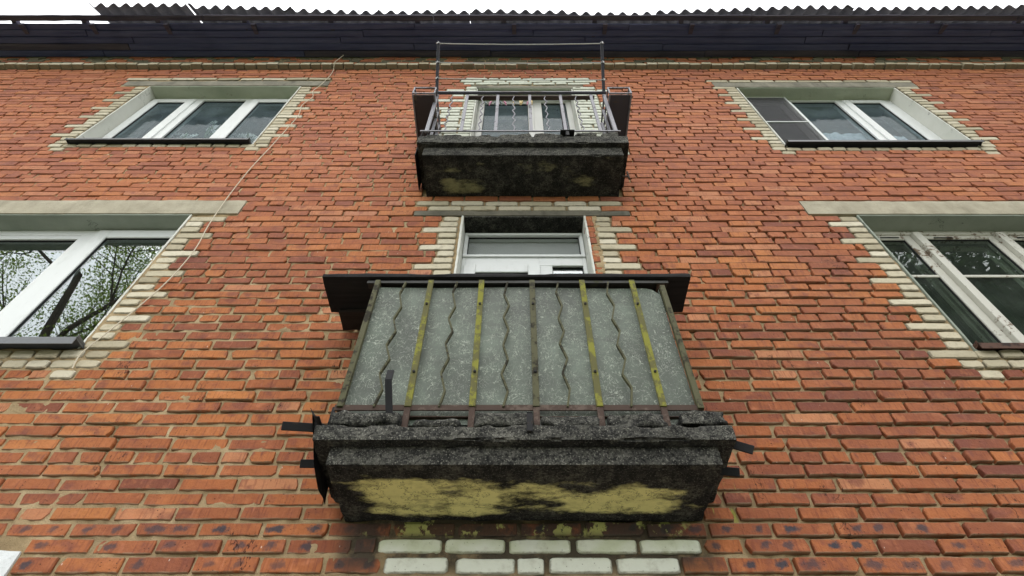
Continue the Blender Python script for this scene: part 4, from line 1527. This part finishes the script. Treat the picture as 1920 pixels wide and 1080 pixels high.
# two loose wires on the roof edge
mk('wire', MB().tube([(-4.02, -.58, 7.56), (-4.08, -.66, 7.64), (-4.10, -.72, 7.75)], .004, 5).tube([(-3.98, -.58, 7.56), (-4.03, -.67, 7.63)], .004, 5), M_BLACKSTEEL, roof)

# ------------------------------------------------------------------ plants and cloth behind the upper windows
M_LEAFP = mat_plain('houseplant_leaf', (.07, .16, .035), .5, .3, 0, .3, 40)
M_PETAL = mat_plain('white_petal', (.88, .88, .82), .6, .2, 0, .1, 40)
M_POT = mat_plain('clay_pot', (.30, .11, .06), .8, .2, 0, .3, 30)
def houseplant(x, y, zb, h, spread, blooms, label):
    r = empty('potted_plant', (x, y, zb), label, 'plant', 'potted plants on the upper left sill')
    m = MB().tube([(x, y, zb), (x, y, zb + .02), (x, y, zb + .10), (x, y, zb + .112)], [.045, .05, .065, .068], 14)
    mk('pot', m, M_POT, r)
    mk('stem', MB().tube([(x, y, zb + .10), (x + .012, y + .004, zb + .10 + h * .5), (x, y, zb + .10 + h * .92)], [.006, .005, .003], 6), M_LEAFP, r)
    lf, pt = MB(), MB()
    for k in range(34):
        a_ = rng.uniform(0, 6.28); el = rng.uniform(.3, 1.4); L = rng.uniform(.14, .22) / spread ** .3
        bx, by, bz = x + .01 * math.cos(a_), y + .01 * math.sin(a_), zb + .10 + h * rng.uniform(.1, .88)
        tip = (bx + math.cos(a_) * math.cos(el) * L * .7, by + math.sin(a_) * math.cos(el) * L * .3, bz + math.sin(el) * L)
        mid = tuple((p + q) / 2 + (.02 if i == 2 else 0) for i, (p, q) in enumerate(zip((bx, by, bz), tip)))
        sx_, sy_ = -math.sin(a_) * .016, math.cos(a_) * .016
        lf.add([(bx, by, bz), (mid[0] + sx_, mid[1] + sy_, mid[2]), tip, (mid[0] - sx_, mid[1] - sy_, mid[2] - .003)], [(0, 1, 2, 3)])
    for k in range(blooms):
        a_ = rng.uniform(0, 6.28); rr = rng.uniform(.1, .8) * h * spread
        c = (x + math.cos(a_) * rr, y + math.sin(a_) * rr * .4, zb + .10 + rng.uniform(.88, 1.04) * h)
        for q in range(6):
            t = q * math.pi / 3
            d1 = (.030 * math.cos(t), -.006, .030 * math.sin(t)); d2 = (.030 * math.cos(t + .8), -.010, .030 * math.sin(t + .8))
            pt.add([c, tuple(c[i] + d1[i] for i in range(3)), tuple(c[i] + d1[i] * .8 + d2[i] * .8 for i in range(3)), tuple(c[i] + d2[i] for i in range(3))], [(0, 1, 2, 3)])
    mk('leaves', lf, M_LEAFP, r)
    if blooms:
        mk('flowers', pt, M_PETAL, r)
ZP = OP['UL'][2] + .046
houseplant(-3.70, .275, ZP, .63, .30, 24, 'white flowering pot plant low in the left pane of the upper left window')
houseplant(-3.43, .275, ZP, .60, .26, 20, 'small white flowering plant beside the first mullion of the upper left window')
houseplant(-3.22, .275, ZP, .90, .14, 16, 'tallest pale plant in the middle pane of the upper left window')
houseplant(-3.07, .275, ZP, .66, .24, 22, 'white flowering plant beside the second mullion of the upper left window')
houseplant(-2.76, .275, ZP, .58, .34, 22, 'low white plant in the right pane of the upper left window')
M_CLOTH = mat_plain('white_fleece', (.86, .88, .92), .9, .1, 0, .1, 30)
def hanging_cloth(x0, x1, zl, zr, label):
    v, f = [], []
    n, k = 36, 8
    for i in range(n + 1):
        u = i / n
        zt = zl + (zr - zl) * u + .012 * math.sin(u * 17) + .008 * math.sin(u * 41)
        for j in range(k + 1):
            w = j / k
            v.append((x0 + (x1 - x0) * u, .236 + .007 * math.sin(u * 30 + w * 2), 4.915 + (zt - 4.915) * w))
    for i in range(n):
        for j in range(k):
            q = i * (k + 1) + j
            f.append((q, q + k + 1, q + k + 2, q + 1))
    o = len(v)
    v += [(p[0], p[1] + .004, p[2]) for p in v]
    f += [tuple(o + q for q in t[::-1]) for t in f]
    mk('cloth', MB().add(v, f), M_CLOTH, label=label, cat='cloth', group='cloths behind the upper right window', smooth=True)
hanging_cloth(3.03, 3.60, 5.70, 5.67, 'white cloth hung across the foot of the middle pane of the screened window')
hanging_cloth(3.62, 3.99, 5.70, 5.58, 'white cloth sloping across the foot of the right pane of the screened window')

# ------------------------------------------------------------------ trees in the yard behind the viewer (seen mirrored in the panes)
M_BARK = mat_wood('tree_bark', (.030, .024, .018), (.085, .068, .050), (18, 18, 3))
M_LEAF_A = mat_leaf('lime_leaf', (.085, .125, .022), (.20, .26, .055))
M_LEAF_B = mat_leaf('dark_maple_leaf', (.018, .042, .012), (.045, .085, .022))
def tree(x, y, h, seed, leafm, leaves, leafsize, label, dens):
    tr = random.Random(seed)
    r = empty('tree', (x, y, GROUND), label, 'tree', 'yard trees facing the wall')
    wood, tips = MB(), []
    def grow(p, d, L, rad, lev):
        pts, rads = [p], [rad]
        n = 5
        c, dd = Vector(p), Vector(d).normalized()
        for i in range(n):
            dd = (dd + Vector((tr.gauss(0, .16), tr.gauss(0, .16), tr.gauss(.05, .10)))).normalized()
            c = c + dd * (L / n)
            if c.y > -3.6:
                break
            pts.append(tuple(c)); rads.append(rad * (1 - .55 * (i + 1) / n))
            if lev >= 2:
                tips.append(tuple(c))
            if lev < (4 if dens > .3 else 3) and i >= (2 if lev == 0 else 1):
                for _ in range(2 if lev > 0 or i > 2 else 1):
                    a_ = tr.uniform(0, 6.28)
                    side = Vector((math.cos(a_), math.sin(a_), tr.uniform(-.1, .5)))
                    grow(tuple(c), (dd * .55 + side * .8), L * (tr.uniform(.36, .52) if lev == 0 else tr.uniform(.40, .58)), rads[-1] * .62, lev + 1)
        if len(pts) > 1:
          wood.tube(pts, rads, 7 if lev < 2 else (5 if lev == 2 else 4), False)
    grow((x, y, GROUND), (tr.gauss(0, .05), tr.gauss(0, .05), 1), h * .62, h * (.017 if dens > .3 else .0085), 0)
    mk('trunk', wood, M_BARK, r)
    P = np.array(tips)
    P = P[P[:, 1] < -4.0]
    g = np.random.default_rng(seed)
    idx = g.integers(0, len(P), leaves)
    C = P[idx] + g.normal(0, dens, (leaves, 3))
    a1 = g.normal(0, 1, (leaves, 3)); a1 /= np.linalg.norm(a1, axis=1, keepdims=True)
    a2 = np.cross(a1, g.normal(0, 1, (leaves, 3))); a2 /= np.linalg.norm(a2, axis=1, keepdims=True)
    s_ = leafsize * g.uniform(.6, 1.3, (leaves, 1))
    V = np.stack([C - a1 * s_, C + a2 * s_ * .55, C + a1 * s_, C - a2 * s_ * .55], 1).reshape(-1, 3)
    me = bpy.data.meshes.new('crown')
    base = np.array([x, y, GROUND])
    me.vertices.add(len(V)); me.vertices.foreach_set('co', (V - base).astype('f').ravel())
    me.loops.add(len(V)); me.loops.foreach_set('vertex_index', np.arange(len(V), dtype='i'))
    me.polygons.add(leaves); me.polygons.foreach_set('loop_start', (np.arange(leaves) * 4).astype('i'))
    me.update(calc_edges=True)
    me.materials.append(leafm)
    link('crown', me, r, tuple(base))
tree(-14.0, -10.4, 26.0, 41, M_LEAF_A, 30000, .048, 'tall thin-leaved tree mirrored in the right pane of the large lower left window', .29)
tree(-17.2, -8.8, 27.0, 52, M_LEAF_A, 30000, .052, 'forked thin-leaved tree mirrored in the left pane of the large lower left window', .29)
tree(-16.5, -15.0, 30.0, 15, M_LEAF_A, 26000, .055, 'loose-crowned tree farthest back in the yard on the left', .29)
tree(15.0, -10.0, 23.0, 5, M_LEAF_B, 40000, .15, 'dense dark tree mirrored in the old timber window', .6)
tree(21.0, -12.5, 24.0, 21, M_LEAF_B, 40000, .17, 'dense dark tree farther right in the yard', .65)
tree(15.0, -18.0, 23.0, 33, M_LEAF_B, 30000, .17, 'dense dark tree at the back of the yard on the right', .65)
